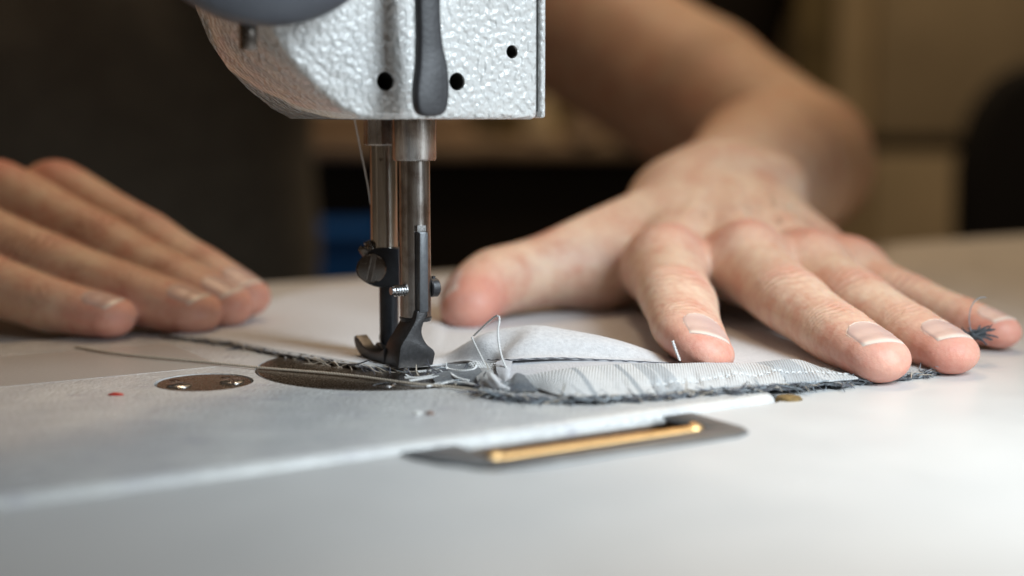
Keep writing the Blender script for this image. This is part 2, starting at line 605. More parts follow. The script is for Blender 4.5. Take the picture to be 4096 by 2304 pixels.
# --- needle bar, its bushing, needle clamp, needle
NB = m2w(-18.5, 35.0, 0)
v, f = lathe([(5.2, 66), (5.2, 57.6), (4.9, 57.2), (3.7, 57.2), (3.7, 62)], NB, EZ, 8)
mesh_obj('needle_bushing', v, f[:-2], M['presser'], mach, sharp=20)
v, f = lathe([(3.62, 20), (3.62, 66)], NB, EZ, 64)
nbar = mesh_obj('needle_bar', v, f, M['polished'], mach)
u_ = np.array([-33.2 + 33.2, 0, 0])
v, f = lathe([(0.55, -4.2), (0.55, 1)], V3(NB) + np.array([-0.35, 0, 53.6]), (0, 1, 0), 20)
v2, f2 = box(V3(NB) + np.array([-0.55, -3.72, 43]), 0.42, 0.5, 48, np.array([1.0, 0, 0]), np.array([0, 1.0, 0]))
boolean(nbar, [mesh_obj('cutter', v, f, None), mesh_obj('cutter', v2, f2, None)])
nbar.data.set_sharp_from_angle(angle=R(30))

clamp = empty('needle_clamp', V3(NB) + EZ * 25)
adopt(clamp, mach)
CX, CY = np.array([1.0, 0, 0]), np.array([0, 1.0, 0])      # the clamp faces along the view of its lug
cp = [(4.3, 30.3), (-1.6, 30.3), (-3.6, 29.4), (-5.7, 27.6), (-6.9, 26.0), (-7.2, 24.0), (-6.4, 22.4), (-4.4, 21.0), (-1.4, 19.9), (4.3, 19.9)]
cp = [(p[0], p[1]) for p in catmull([(a, b, 0) for a, b in cp], 3)]
v, f = prism(cp, NB, CX, EZ, CY, -4.6, -0.6)
mesh_obj('clamp_body', v, f, M['blued'], clamp, bevel=0.35, seg=2, angle=30)
v, f = prism([(a * 1.02 - 0.25, (b - 25) * 1.02 + 24.8) for a, b in cp], NB, CX, EZ, CY, -0.2, 3.8)
mesh_obj('clamp_back', v, f, M['black_screw'], clamp, bevel=0.35, seg=2, angle=30)
SCN = V3(NB) + np.array([-2.9, -4.6, 25.0])
v, f = lathe([(3.85, 0), (3.85, 0.8), (3.5, 1.2), (2.0, 1.4), (0.05, 1.45)], SCN, (0, -1, 0), 44)
s1 = mesh_obj('clamp_screw', v, f, M['black_screw'], clamp)
ca, sa = math.cos(R(78)), math.sin(R(78))
v, f = box(SCN + np.array([0, -1.3, 0]), 9, 1.05, 1.7, np.array([ca, 0, sa]), np.array([-sa, 0, ca]), np.array([0, 1.0, 0]))
boolean(s1, [mesh_obj('cutter', v, f, None)])
s1.data.set_sharp_from_angle(angle=R(30))
for k in (-0.62, 0.62):           # worn bright edges of the slot
    nrm = np.array([-sa, 0, ca])
    v, f = box(SCN + np.array([0, -1.28, 0]) + nrm * k, 6.4, 0.2, 0.32, np.array([ca, 0, sa]), nrm, np.array([0, 1.0, 0]))
    mesh_obj('slot_edge', v, f, M['presser'], s1)
# notched set screw above the lug, tilted
tdir = np.array([-0.55, -0.25, 0.8])
TC = V3(NB) + np.array([-3.5, -1.2, 28.6])
v, f = lathe([(2.2, -1.5), (2.3, 2.6), (2.0, 3.0), (0.9, 3.0), (0.8, 2.2), (0.05, 2.2)], TC, tdir, 32)
s3 = mesh_obj('set_screw', v, f, M['black_screw'], clamp)
uu, ww, dd = frame(tdir)
v, f = box(TC + dd * 3.0, 7, 1.0, 1.6, uu, ww, dd)
v2, f2 = box(TC + dd * 3.0, 1.0, 7, 1.6, uu, ww, dd)
boolean(s3, [mesh_obj('cutter', v, f, None), mesh_obj('cutter', v2, f2, None)])
v, f = lathe([(2.55, 4.0), (2.55, 20.4)], V3(NB) + np.array([1.05, 0, 0]), EZ, 40)
mesh_obj('needle_holder', v, f, M['blued'], clamp)
v, f = lathe([(0.1, -1.0), (0.55, 3.0), (0.6, 5.2)], V3(NB) + np.array([1.05, 0, 0]), EZ, 16)
mesh_obj('needle', v, f, M['polished'], clamp)

# ------------------------------------------------------------------ the person: arms and hands as one continuous surface
class Prim:
    __slots__ = ('a', 'b', 'ra', 'rb', 'n', 'fl')

    def __init__(self, a, b, ra, rb, n=None, fl=1.0):
        self.a, self.b = np.array(a, np.float32), np.array(b, np.float32)
        self.ra, self.rb, self.fl = float(ra), float(rb), float(fl)
        self.n = None
        if n is not None:
            n = np.array(n, np.float64)
            ab = np.array(b, float) - np.array(a, float)
            if np.linalg.norm(ab) > 1e-6:
                ab /= np.linalg.norm(ab)
                n = n - ab * (n @ ab)
            self.n = (n / np.linalg.norm(n)).astype(np.float32)

    def d(self, P):
        ab = self.b - self.a
        L = float(ab @ ab)
        q = P - self.a
        if L > 1e-9:
            t = np.clip((q @ ab) / L, 0, 1)
            t = t * t * (3 - 2 * t) * 0.35 + t * 0.65
            q = q - t[:, None] * ab
            r = self.ra + (self.rb - self.ra) * t
        else:
            r = self.ra
        if self.n is not None:
            q = q + np.outer((q @ self.n) * (self.fl - 1), self.n)
        return np.sqrt(np.einsum('ij,ij->i', q, q)) - r


def smin(a, b, k):
    h = np.maximum(k - np.abs(a - b), 0) / k
    return np.minimum(a, b) - h * h * k * 0.25


UP = (0, 0, 1)
GROUPS = []          # (blend inside, blend to the rest, [prims])
FINGERS = {}


def chain(pts, rad, fls, n, step=5.0):
    """a smooth tapering limb along a curve: many short cones, so no rings at the joints"""
    q = [np.array([*p, r, f]) for p, r, f in zip(pts, rad, fls)]
    Q = np.array(catmull(q, 12))
    s = np.concatenate([[0], np.cumsum(np.linalg.norm(np.diff(Q[:, :3], axis=0), axis=1))])
    m = max(2, int(s[-1] / step) + 1)
    t = np.linspace(0, s[-1], m)
    Q = np.stack([np.interp(t, s, Q[:, k]) for k in range(5)], 1)
    return [Prim(Q[i, :3], Q[i + 1, :3], Q[i, 3], Q[i + 1, 3], n, (Q[i, 4] + Q[i + 1, 4]) / 2) for i in range(m - 1)]


def finger(key, pts, rad, n=UP, fl=(1.1, 1.15, 1.2, 1.35), kout=7.0, waist=0.965):
    pts = [V3(p) for p in pts]
    P2, R2, F2 = [], [], []
    for i in range(4):
        P2.append(pts[i]); R2.append(rad[i]); F2.append(fl[i])
        if i < 2:
            P2.append((pts[i] + pts[i + 1]) / 2)
            R2.append((rad[i] + rad[i + 1]) / 2 * waist); F2.append((fl[i] + fl[i + 1]) / 2)
    GROUPS.append((1.2, kout, chain(P2, R2, F2, n)))
    FINGERS[key] = (pts, rad, V3(n) / np.linalg.norm(n), fl)


# left hand of the person (right in the picture), pressed flat on the cloth
GROUPS.append((7.5, 8.0, [
    Prim((64, 150, 33), (48, 90, 16.5), 14, 11.0, UP, 1.1),
    Prim((71, 152, 36), (74, 91, 17.5), 14, 11.2, UP, 1.1),
    Prim((80, 152, 36), (95, 94, 15.5), 13.5, 10.5, UP, 1.1),
    Prim((86, 150, 33), (112, 110, 13), 12.5, 9.4, UP, 1.1),
    Prim((92, 140, 22), (106, 112, 11), 13, 9.5),
    Prim((64, 140, 26), (52, 100, 13), 15, 10),
    Prim((60, 158, 31), (88, 158, 32), 18, 17, UP, 1.0),
    Prim((62, 158, 33), (74, 172, 34), 17, 19),
    Prim((92, 160, 36), (97, 172, 38), 14, 13.5),
    Prim((76, 166, 34), (118, 300, 38), 23, 35),
    Prim((118, 300, 38), (157, 428, 39), 36, 40),
    Prim((157, 432, 40), (110, 500, 77), 41, 46),
    Prim((110, 500, 77), (-10, 655, 167), 47, 53),
    Prim((-10, 655, 167), (-90, 740, 235), 54, 60),
    Prim((-90, 740, 235), (-330, 780, 250), 60, 80),
    Prim((-330, 780, 250), (-540, 740, 235), 80, 58),
    Prim((62, 138, 20), (30, 110, 12.5), 13, 11),
    Prim((48.5, 87, 21.5), (48.4, 85, 21.3), 9.6, 9.4), Prim((74.2, 88, 22.5), (74.4, 86, 22.3), 9.6, 9.4),
    Prim((95, 91, 19.5), (95.3, 89, 19.3), 8.8, 8.6), Prim((112, 108, 16.5), (112.5, 106, 16.3), 7.6, 7.4),
    # right arm of the person
    Prim((-540, 740, 235), (-500, 580, 150), 56, 48),
    Prim((-500, 580, 150), (-440, 430, 62), 47, 40),
    Prim((-440, 430, 62), (-340, 280, 58), 40, 33),
    Prim((-340, 280, 58), (-262, 172, 54), 33, 23),
    Prim((-258, 170, 54), (-163, 138, 34), 15, 9.5),
    Prim((-262, 165, 54), (-178, 126, 34), 15, 9.5),
    Prim((-264, 160, 50), (-190, 113, 28), 14, 9.5),
    Prim((-264, 155, 45), (-196, 99, 21), 13, 9.0),
]))
GROUPS.append((1.5, 11.0, chain([(60, 146, 28), (40, 130, 22.5), (18, 110, 16.5), (6, 102, 14.0), (-5.0, 93.5, 12.4), (-11.5, 83, 9.4), (-13.2, 76, 7.2)],
                                [15.5, 14.4, 12.4, 11.2, 11.6, 10.6, 9.2], [1.0, 1.0, 1.0, 1.05, 1.1, 1.15, 1.25], (-0.45, -0.1, 0.9))))
FINGERS['l_thumb'] = ([V3((18, 110, 16.5)), V3((6, 102, 14.0)), V3((-5.0, 93.5, 12.4)), V3((-13.2, 76, 7.2))], [12.4, 11.6, 11.4, 9.2], V3((-0.86, 0.25, 0.45)), (1, 1, 1.1, 1.2))
NI = (0.30, 0, 0.95)
finger('l_index', [(48, 88, 17.0), (46.8, 39, 13.0), (46.8, 14.5, 7.9), (48.6, 2.0, 5.7)], [12.6, 11.0, 9.9, 8.7], NI, (1.12, 1.28, 1.42, 1.62))
finger('l_middle', [(74, 89, 18.0), (79.3, 42, 12.6), (86.3, 13.5, 7.4), (91.4, -6.0, 4.7)], [12.4, 10.3, 9.4, 8.5], UP, (1.12, 1.18, 1.26, 1.42))
finger('l_ring', [(95, 92, 16.0), (101, 52, 11.6), (108.3, 24.5, 6.6), (113.2, 6.5, 4.2)], [11.5, 9.4, 8.7, 7.9], UP, (1.12, 1.18, 1.26, 1.40))
finger('l_pinky', [(112, 109, 13.5), (124.3, 79, 8.6), (133.0, 57, 5.6), (139.0, 44, 4.0)], [10.0, 7.8, 7.1, 6.4], UP, (1.1, 1.15, 1.2, 1.35))
NR = (0.25, -0.3, 0.92)
finger('r_index', [(-158, 135, 38), (-123, 117, 23.5), (-101, 101, 14.2), (-85, 89, 8.6)], [13.2, 10.9, 9.9, 8.5], NR, kout=5.0)
finger('r_middle', [(-174, 122, 38.5), (-134, 102, 23.0), (-107, 87, 12.4), (-89, 77.5, 7.0)], [13.4, 11.3, 10.3, 8.8], NR, kout=5.0)
finger('r_ring', [(-188, 109, 31), (-146, 89, 17.5), (-115, 74, 9.8), (-96, 65, 6.4)], [12.4, 11.1, 10.0, 8.8], NR, kout=5.0)
finger('r_pinky', [(-194, 95, 23), (-161, 79, 13), (-137, 66, 8.0), (-119, 58, 6.0)], [11.2, 10.1, 9.1, 8.0], NR, kout=5.0)

ALLP = [(g, i, p) for g, (ki, ko, pr) in enumerate(GROUPS) for i, p in enumerate(pr)]


def body_sdf(P, use=None, detail=False):
    P = np.asarray(P, np.float32)
    tot = None
    gd = []
    for g, (ki, ko, pr) in enumerate(GROUPS):
        d = None
        for i, p in enumerate(pr):
            if use is not None and not use[0][g][i]:
                continue
            e = p.d(P)
            d = e if d is None else smin(d, e, ki)
        gd.append(d)
    base = gd[0]
    for g in range(1, len(GROUPS)):
        if gd[g] is None: continue
        x = gd[g] if base is None else smin(base, gd[g], GROUPS[g][1])
        tot = x if tot is None else smin(tot, x, 1.0)
    if tot is None: tot = base if base is not None else np.full(len(P), 1e3, np.float32)
    if detail:
        tot = tot + skin_detail(P, use)
    return tot


WR = []       # wrinkle sets: centre, axis, dorsal normal, lateral, width, amplitude, wavelength, offset
for key, (pts, rad, n, fl_) in FINGERS.items():
    for j, (amp, lam, wd) in ((1, (0.80, 4.2, 6.5)), (2, (0.55, 2.4, 4.2))):
        ax = pts[j + 1] - pts[j - 1]
        ax = ax / np.linalg.norm(ax)
        nn = n - ax * (n @ ax)
        nn /= np.linalg.norm(nn)
        WR.append((pts[j], ax, nn, np.cross(ax, nn), wd, amp, lam, rad[j], random.random() * 6))


def skin_detail(P, use=None, crease=None):
    out = np.zeros(len(P), np.float32)
    for c, ax, nn, lt, wd, amp, lam, r, ph in (WR if use is None else [WR[i] for i in use[1]]):
        q = P - c.astype(np.float32)
        s = q @ ax.astype(np.float32)
        m = np.abs(s) < wd * 2.6
        if not m.any(): continue
        q = q[m]; s = s[m]
        h = q @ nn.astype(np.float32)
        l = q @ lt.astype(np.float32)
        ok = (h > 0) & (np.abs(l) < 1.4 * r)
        w = np.exp(-(s / wd) ** 2) * np.clip(h / (0.55 * r), 0, 1)
        bow = s + 0.055 * l * l * np.sign(s) * np.clip(np.abs(s) / wd, 0, 1) + 0.5 * np.sin(l * 0.9 + ph)
        g = 0.5 + 0.5 * np.cos(2 * np.pi * bow / lam + 0.8 * np.sin(l * 0.5 + ph))
        out[m] += np.where(ok, amp * w * (g ** 3 - 0.45), 0)
        if crease is not None:
            crease[m] = np.maximum(crease[m], np.where(ok, w * g ** 4 * min(1.0, amp / 0.6), 0))
    if P[0, 0] < -20 or P[0, 1] > 170 or P[0, 1] < 60:
        return out
    # tendons and veins over the back of the hands
    for a, b, w_, am in TENDONS:
        ab = b - a
        q = P - a.astype(np.float32)
        t = np.clip(q @ (ab / (ab @ ab)).astype(np.float32), 0, 1)
        x = q - np.outer(t, ab)
        d2 = x[:, 0] ** 2 + x[:, 1] ** 2
        m = d2 < (w_ * 3) ** 2
        out[m] -= (am * np.exp(-d2[m] / (w_ * w_)) * np.sin(np.pi * t[m]) * np.clip(x[m, 2] / 4, 0, 1)).astype(np.float32)
    return out


TENDONS = [(V3((72, 146, 40)), V3((50, 86, 20)), 3.0, 1.1), (V3((76, 146, 40)), V3((74.5, 86, 20)), 3.0, 1.2),
           (V3((80, 146, 40)), V3((95, 90, 18)), 3.0, 1.0), (V3((84, 146, 38)), V3((111, 106, 15)), 3.0, 0.8),
           (V3((52, 138, 34)), V3((14, 106, 24)), 3.4, 0.9), (V3((70, 128, 36)), V3((62, 100, 24)), 1.6, 0.5), (V3((90, 132, 34)), V3((86, 104, 22)), 1.6, 0.5)]


def axis_grid(parts):
    out = []
    for a, b, h in parts:
        n = max(1, int(round((b - a) / h)))
        out += list(np.linspace(a, b, n, endpoint=False))
    out.append(parts[-1][1])
    return np.array(out, np.float32)


def surface_nets(fn, fn_detail, xs, ys, zs, use_fn, B=12, refine=2):
    def pad(a):
        k = (-(len(a) - 1)) % B
        h = a[-1] - a[-2]
        return np.concatenate([a, a[-1] + h * np.arange(1, k + 1)]).astype(np.float32)
    xs, ys, zs = pad(xs), pad(ys), pad(zs)
    nb = [(len(a) - 1) // B for a in (xs, ys, zs)]
    bx = [(a[:-1:B] if False else np.array([(a[i * B] + a[(i + 1) * B]) / 2 for i in range(n)]), np.array([(a[(i + 1) * B] - a[i * B]) / 2 for i in range(n)])) for a, n in zip((xs, ys, zs), nb)]
    I = np.stack(np.meshgrid(*[np.arange(n) for n in nb], indexing='ij'), -1).reshape(-1, 3)
    cen = np.stack([bx[k][0][I[:, k]] for k in range(3)], 1).astype(np.float32)
    hd = np.sqrt(sum(bx[k][1][I[:, k]] ** 2 for k in range(3)))
    dc = np.concatenate([fn(cen[i:i + 60000], None) for i in range(0, len(cen), 60000)])
    act = np.where(np.abs(dc) < hd * 1.3 + 1.2)[0]
    NX, NY, NZ = len(xs), len(ys), len(zs)
    vid, vpos, quads = [], [], []
    uses = use_fn(cen[act], dc[act], hd[act])
    for n_, bi in enumerate(act):
        i0, j0, k0 = I[bi] * B
        X, Y, Z = xs[i0:i0 + B + 1], ys[j0:j0 + B + 1], zs[k0:k0 + B + 1]
        G = np.stack(np.meshgrid(X, Y, Z, indexing='ij'), -1)
        use = uses[n_]
        D = fn(G.reshape(-1, 3), use).reshape(B + 1, B + 1, B + 1)
        S = D < 0
        if S.all() or not S.any(): continue
        c = S[:-1, :-1, :-1].astype(int)
        for dx in (0, 1):
            for dy in (0, 1):
                for dz in (0, 1):
                    if dx + dy + dz: c = c + S[dx:B + dx, dy:B + dy, dz:B + dz]
        ci, cj, ck = np.where((c > 0) & (c < 8))
        acc = np.zeros((len(ci), 3)); cnt = np.zeros(len(ci))
        for (ax, offs) in ((0, ((0, 0, 0), (0, 1, 0), (0, 0, 1), (0, 1, 1))), (1, ((0, 0, 0), (1, 0, 0), (0, 0, 1), (1, 0, 1))), (2, ((0, 0, 0), (1, 0, 0), (0, 1, 0), (1, 1, 0)))):
            for o in offs:
                a = (ci + o[0], cj + o[1], ck + o[2])
                b = tuple(a[q] + (1 if q == ax else 0) for q in range(3))
                da, db = D[a], D[b]
                m = (da < 0) != (db < 0)
                t = np.where(m, da / np.where(m, da - db, 1), 0)
                p = G[a] * (1 - t[:, None]) + G[b] * t[:, None]
                acc[m] += p[m]; cnt[m] += 1
        P = (acc / cnt[:, None]).astype(np.float32)
        for _ in range(refine):
            e = 0.25
            d0 = fn_detail(P, use)
            gr = np.stack([fn_detail(P + np.float32(e) * np.eye(3, dtype=np.float32)[q], use) - d0 for q in range(3)], 1) / e
            g2 = np.maximum((gr * gr).sum(1), 0.2)
            st = np.clip(d0 / g2, -1.5, 1.5)
            P = P - gr * st[:, None]
        vid.append(((ci + i0).astype(np.int64) * NY + (cj + j0)) * NZ + (ck + k0))
        vpos.append(P)
        for ax in range(3):
            sl = [slice(0, B)] * 3
            s2 = list(sl); s2[ax] = slice(1, B + 1)
            a, b = S[tuple(sl)], S[tuple(s2)]
            ei, ej, ek = np.where(a != b)
            if not len(ei): continue
            flip = a[ei, ej, ek]
            g = [ei + i0, ej + j0, ek + k0]
            o1, o2 = [q for q in range(3) if q != ax]
            cs = []
            for d1, d2 in ((-1, -1), (0, -1), (0, 0), (-1, 0)):
                h = [x.astype(np.int64) for x in g]
                h[o1] = h[o1] + d1; h[o2] = h[o2] + d2
                cs.append((h[0] * NY + h[1]) * NZ + h[2])
            q = np.stack(cs, 1)
            fl = flip if ax != 1 else ~flip
            q[~fl] = q[~fl][:, ::-1]
            quads.append(q)
    vid = np.concatenate(vid); vpos = np.concatenate(vpos); quads = np.concatenate(quads)
    order = np.argsort(vid)
    sv = vid[order]
    idx = np.searchsorted(sv, quads)
    idx = np.clip(idx, 0, len(sv) - 1)
    ok = (sv[idx] == quads).all(1)
    faces = order[idx[ok]]
    return vpos, faces


def fast_mesh(name, verts, faces):
    me = bpy.data.meshes.new(name)
    me.vertices.add(len(verts))
    me.vertices.foreach_set('co', (np.asarray(verts, np.float32) * MM).ravel())
    n = len(faces)
    me.loops.add(n * 4)
    me.polygons.add(n)
    me.loops.foreach_set('vertex_index', np.asarray(faces, np.int32).ravel())
    me.polygons.foreach_set('loop_start', np.arange(0, 4 * n, 4, dtype=np.int32))
    me.polygons.foreach_set('use_smooth', np.ones(n, bool))
    me.update(calc_edges=True)
    return me


def use_for(C, D0, H):
    lim = D0 + 2 * H + 8
    cols = [[p.d(C) < lim for p in pr] for _, _, pr in GROUPS]
    near = np.stack([np.abs((C - w[0].astype(np.float32)) @ w[1].astype(np.float32)) < w[4] * 2.6 + H for w in WR], 1)
    near &= np.stack([((C - w[0].astype(np.float32)) ** 2).sum(1) < (w[4] * 2.6 + w[7] * 1.6 + H) ** 2 for w in WR], 1)
    return [([[bool(c[i]) for c in g] for g in cols], np.where(near[i])[0]) for i in range(len(C))]


xs = axis_grid([(-620, -206, 6), (-206, -60, 1.1), (-60, -30, 1.4), (-30, 152, 0.68), (152, 240, 4)])
ys = axis_grid([(-24, 62, 0.68), (62, 150, 0.8), (150, 190, 1.6), (190, 880, 6)])
zs = axis_grid([(-6, 34, 0.68), (34, 62, 0.9), (62, 340, 5)])
bv, bf = surface_nets(lambda P, u: body_sdf(P, u), lambda P, u: body_sdf(P, u, True), xs, ys, zs, use_for)
onbed = bv @ EX < 41
bv[:, 2] = np.where(bv[:, 1] < 200, np.maximum(bv[:, 2], np.where(onbed, 0.4, -1.2)), bv[:, 2])     # flesh pressed flat on the cloth
bme = fast_mesh('person', bv, bf)

# redness of knuckles and finger ends: colour of the skin; crease adds red-brown along the wrinkle grooves
red = np.zeros(len(bv), np.float32)
pale = np.zeros(len(bv), np.float32)
for key, (pts, rad, n, fl_) in FINGERS.items():
    for j, w, am in ((0, 10, 0.72), (1, 7, 0.38), (2, 6, 0.25), (3, 11, 0.78)):
        c = pts[j] + n * (rad[j] * 0.75 if j < 3 else -1.0)
        am2 = am * (1.35 if key == 'l_thumb' and j == 3 else 1.0)
        red = np.maximum(red, am2 * np.exp(-((bv - c) ** 2).sum(1) / (w * w)))
    m = (pts[1] + pts[2]) / 2 + n * rad[1] * 0.8
    pale = np.maximum(pale, 0.0 * np.exp(-((bv - m) ** 2).sum(1) / 160.0))
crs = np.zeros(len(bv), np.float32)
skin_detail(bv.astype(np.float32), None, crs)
for nm, arr in (('red', red), ('pale', pale), ('crease', crs)):
    at = bme.attributes.new(nm, 'FLOAT', 'POINT')
    at.data.foreach_set('value', arr.astype(np.float32))


def mat_skin():
    m = NT('skin')
    mott = m.math('MULTIPLY_ADD', m.noise(420, 4, 0.65), 0.45, m.math('MULTIPLY', m.noise(95, 4, 0.6), 0.62))
    base = m.ramp(mott, [(0.40, (0.65, 0.345, 0.25)), (0.50, (0.70, 0.455, 0.34)), (0.64, (0.77, 0.565, 0.43))])
    ar = m.n('ShaderNodeAttribute', attribute_name='red').outputs['Fac']
    ap = m.n('ShaderNodeAttribute', attribute_name='pale').outputs['Fac']
    base = m.mix(ap, base, (0.70, 0.49, 0.34))
    base = m.mix(m.math('MINIMUM', m.math('MULTIPLY', ar, 1.2), 1.0), base, (0.68, 0.25, 0.20))
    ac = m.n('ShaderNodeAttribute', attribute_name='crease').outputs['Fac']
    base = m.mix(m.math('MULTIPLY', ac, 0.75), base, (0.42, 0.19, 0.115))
    m.set(Base_Color=base, Roughness=m.ramp(m.noise(500, 3), [(0.3, (0.42,) * 3), (0.7, (0.58,) * 3)]),
          Subsurface_Weight=0.35, Subsurface_Radius=(1.0, 0.42, 0.25), Subsurface_Scale=0.0022, Specular_IOR_Level=0.42)
    cells = m.n('ShaderNodeTexVoronoi', Scale=1700.0, feature='DISTANCE_TO_EDGE')
    m.l(m.coord(), cells.inputs['Vector'])
    b = m.bump(m.ramp(cells.outputs['Distance'], [(0.0, (0, 0, 0)), (0.25, (1, 1, 1))]), 0.22, 0.00012)
    b = m.bump(m.noise(900, 4, 0.6), 0.35, 0.00030, b)
    m.bump(m.noise(260, 4, 0.65, (1.0, 0.35, 1.0)), 0.30, 0.0007, b)
    return m.m


M['skin'] = mat_skin()
person = link_mesh('person', bme, M['skin'], None, True, 0)
tag(person, 'person in a dark shirt pressing both hands on the cloth beside the needle', 'person')


def mat_nail():
    m = NT('fingernail')
    a = m.n('ShaderNodeAttribute', attribute_name='along').outputs['Fac']
    r = m.n('ShaderNodeAttribute', attribute_name='rim').outputs['Fac']
    base = m.ramp(a, [(0.0, (0.72, 0.55, 0.50)), (0.20, (0.64, 0.43, 0.39)), (0.86, (0.62, 0.41, 0.36)), (0.95, (0.74, 0.62, 0.55))])
    base = m.mix(m.math('MULTIPLY', m.math('MULTIPLY', r, 0.6), m.ramp(m.noise(1500, 3), [(0.3, (0.35,) * 3), (0.6, (1,) * 3)])), base, (0.88, 0.80, 0.72))
    m.set(Base_Color=base, Roughness=0.38, Specular_IOR_Level=0.40, Coat_Weight=0.0, Coat_Roughness=0.3, Subsurface_Weight=0.2, Subsurface_Radius=(1.0, 0.5, 0.35), Subsurface_Scale=0.0015)
    m.bump(m.noise(700, 2, 0.5, (1, 1, 1)), 0.12, 0.0002)
    return m.m


M['nail'] = mat_nail()


def nail(key, wid, ln, roll, shift=0.0, lift=0.22):
    pts, rad, n, fl_ = FINGERS[key]
    ax = pts[3] - pts[2]
    ax = ax / np.linalg.norm(ax)
    n = n - ax * (n @ ax)
    n = n / np.linalg.norm(n)
    lt = np.cross(ax, n)
    n2 = n * math.cos(roll) + lt * math.sin(roll)
    lt = np.cross(ax, n2)
    NU, NV = 30, 30
    c0 = pts[3] + ax * (shift + rad[3] * 0.42 - ln * 1.08)
    U, W = np.meshgrid(np.linspace(-1, 1, NU), np.linspace(0, 1, NV), indexing='ij')
    half = (wid / 2) * np.clip(1 - np.clip(0.34 - W, 0, 1) ** 2 * 6.2, 0.06, 1)
    cap = 0.13 * ln * (1 - (U * 0.92) ** 2)         # rounded free edge
    arc = (0.5 - W) * 0
    start = 0.10 * ln * (U ** 2)
    S = start + W * (ln - start) + W * cap
    ang = U * 0.42
    Rr = rad[3] * 1.25
    dirs = n2[None, None] * np.cos(ang)[..., None] + lt[None, None] * np.sin(ang)[..., None]
    base = c0[None, None] + ax[None, None] * S[..., None] + lt[None, None] * (U * half * 0.62)[..., None]
    P = (base + dirs * Rr).reshape(-1, 3)
    D = -dirs.reshape(-1, 3)
    mid = P.mean(0, keepdims=True).astype(np.float32)
    us = ([[bool(p.d(mid)[0] < 32) for p in pr] for _, _, pr in GROUPS], [])
    for _ in range(16):
        P = P + D * np.clip(body_sdf(P, us)[:, None], -2, 2) * 0.9
    Pg = P.reshape(NU, NV, 3)
    edge = np.minimum(np.minimum(1 - np.abs(U), W * 1.3), 10)
    h = lift * np.clip(edge * 7, 0, 1) ** 0.5 - 0.10
    # past the free edge the nail runs straight on instead of following the round pad
    tail = np.clip((W - 0.72) / 0.28, 0, 1)
    Pg = Pg - D.reshape(NU, NV, 3) * (h + 0.08 * tail ** 2)[..., None]
    V = Pg.reshape(-1, 3)
    low = (Pg + D.reshape(NU, NV, 3) * (0.25 + 0.12 * tail)[..., None]).reshape(-1, 3)
    F = []
    for i in range(NU - 1):
        for j in range(NV - 1):
            a = i * NV + j
            F.append((a, a + NV, a + NV + 1, a + 1))
    nV = len(V)
    F += [tuple(x + nV for x in q[::-1]) for q in F]
    ring = [i * NV for i in range(NU)] + [(NU - 1) * NV + j for j in range(1, NV)] + [i * NV + NV - 1 for i in range(NU - 2, -1, -1)] + [j for j in range(NV - 2, 0, -1)]
    for a, b in zip(ring, ring[1:] + ring[:1]):
        F.append((a, b, b + nV, a + nV))
    me = bpy.data.meshes.new('fingernail')
    me.from_pydata((np.concatenate([V, low]) * MM).tolist(), [], F)
    al = np.concatenate([W.ravel(), W.ravel()])
    rim = np.exp(-(edge / 0.055) ** 2).ravel()
    rim = np.concatenate([rim, rim])
    for nm, arr in (('along', al), ('rim', rim)):
        at = me.attributes.new(nm, 'FLOAT', 'POINT')
        at.data.foreach_set('value', arr.astype(np.float32))
    bm = bmesh.new(); bm.from_mesh(me)
    bmesh.ops.recalc_face_normals(bm, faces=bm.faces)
    bm.to_mesh(me); bm.free()
    o = link_mesh('fingernail', me, M['nail'], person, True, 60)
    if key[0] == 'r':
        return o
    # torn cuticle skin round the root of the nail
    path = [Pg[NU - 1, j] for j in range(int(NV * 0.72), 1, -2)] + [Pg[i, 1] for i in range(NU - 1, -1, -2)] + [Pg[0, j] for j in range(1, int(NV * 0.72), 2)]
    path = [V3(p) + n2 * 0.02 + RNG.normal(0, 0.05, 3) for p in path]
    rr = [0.05 + 0.11 * random.random() for _ in path]
    v, f = tube(path, rr, 6)
    mesh_obj('cuticle', v, f, M['cuticle'], o)
    return o


M['cuticle'] = plain('dry_cuticle_skin', (0.76, 0.60, 0.50), 0.7, 0, 0.15, 2000)
nail('l_index', 13.2, 11.6, 0.0, 0.0)
nail('l_middle', 13.0, 12.0, 0.0, 0.0)
nail('l_ring', 11.8, 11.2, 0.0, 0.0)
nail('l_pinky', 9.4, 9.0, 0.0, 0.0)
nail('l_thumb', 11.5, 11.0, 0.0, 0.0)
for kk, w_ in (('r_index', 10.5), ('r_middle', 11.0), ('r_ring', 10.5), ('r_pinky', 9.4)):
    nail(kk, w_, 10.5, 0.0, 0.0)

# shirt
SH = [Prim((-335, 800, -260), (-335, 790, 120), 165, 180, (0, 1, 0), 1.35), Prim((-335, 790, 120), (-330, 785, 250), 180, 120, (0, 1, 0), 1.35),
      Prim((-330, 782, 262), (-90, 742, 246), 90, 76), Prim((-90, 742, 246), (-32, 684, 196), 76, 70), Prim((-330, 782, 262), (-540, 742, 246), 90, 76), Prim((-540, 742, 246), (-515, 640, 190), 76, 68)]


def shirt_sdf(P, u=None):
    P = np.asarray(P, np.float32)
    d = None
    for p in SH:
        e = p.d(P)
        d = e if d is None else smin(d, e, 40)
    d = d + 6.0 * np.sin(P[:, 0] * 0.035 + 1.5 * np.sin(P[:, 2] * 0.013)) + 5.0 * np.sin(P[:, 2] * 0.03 + P[:, 0] * 0.045)
    return np.maximum(d, P[:, 2] - 345)


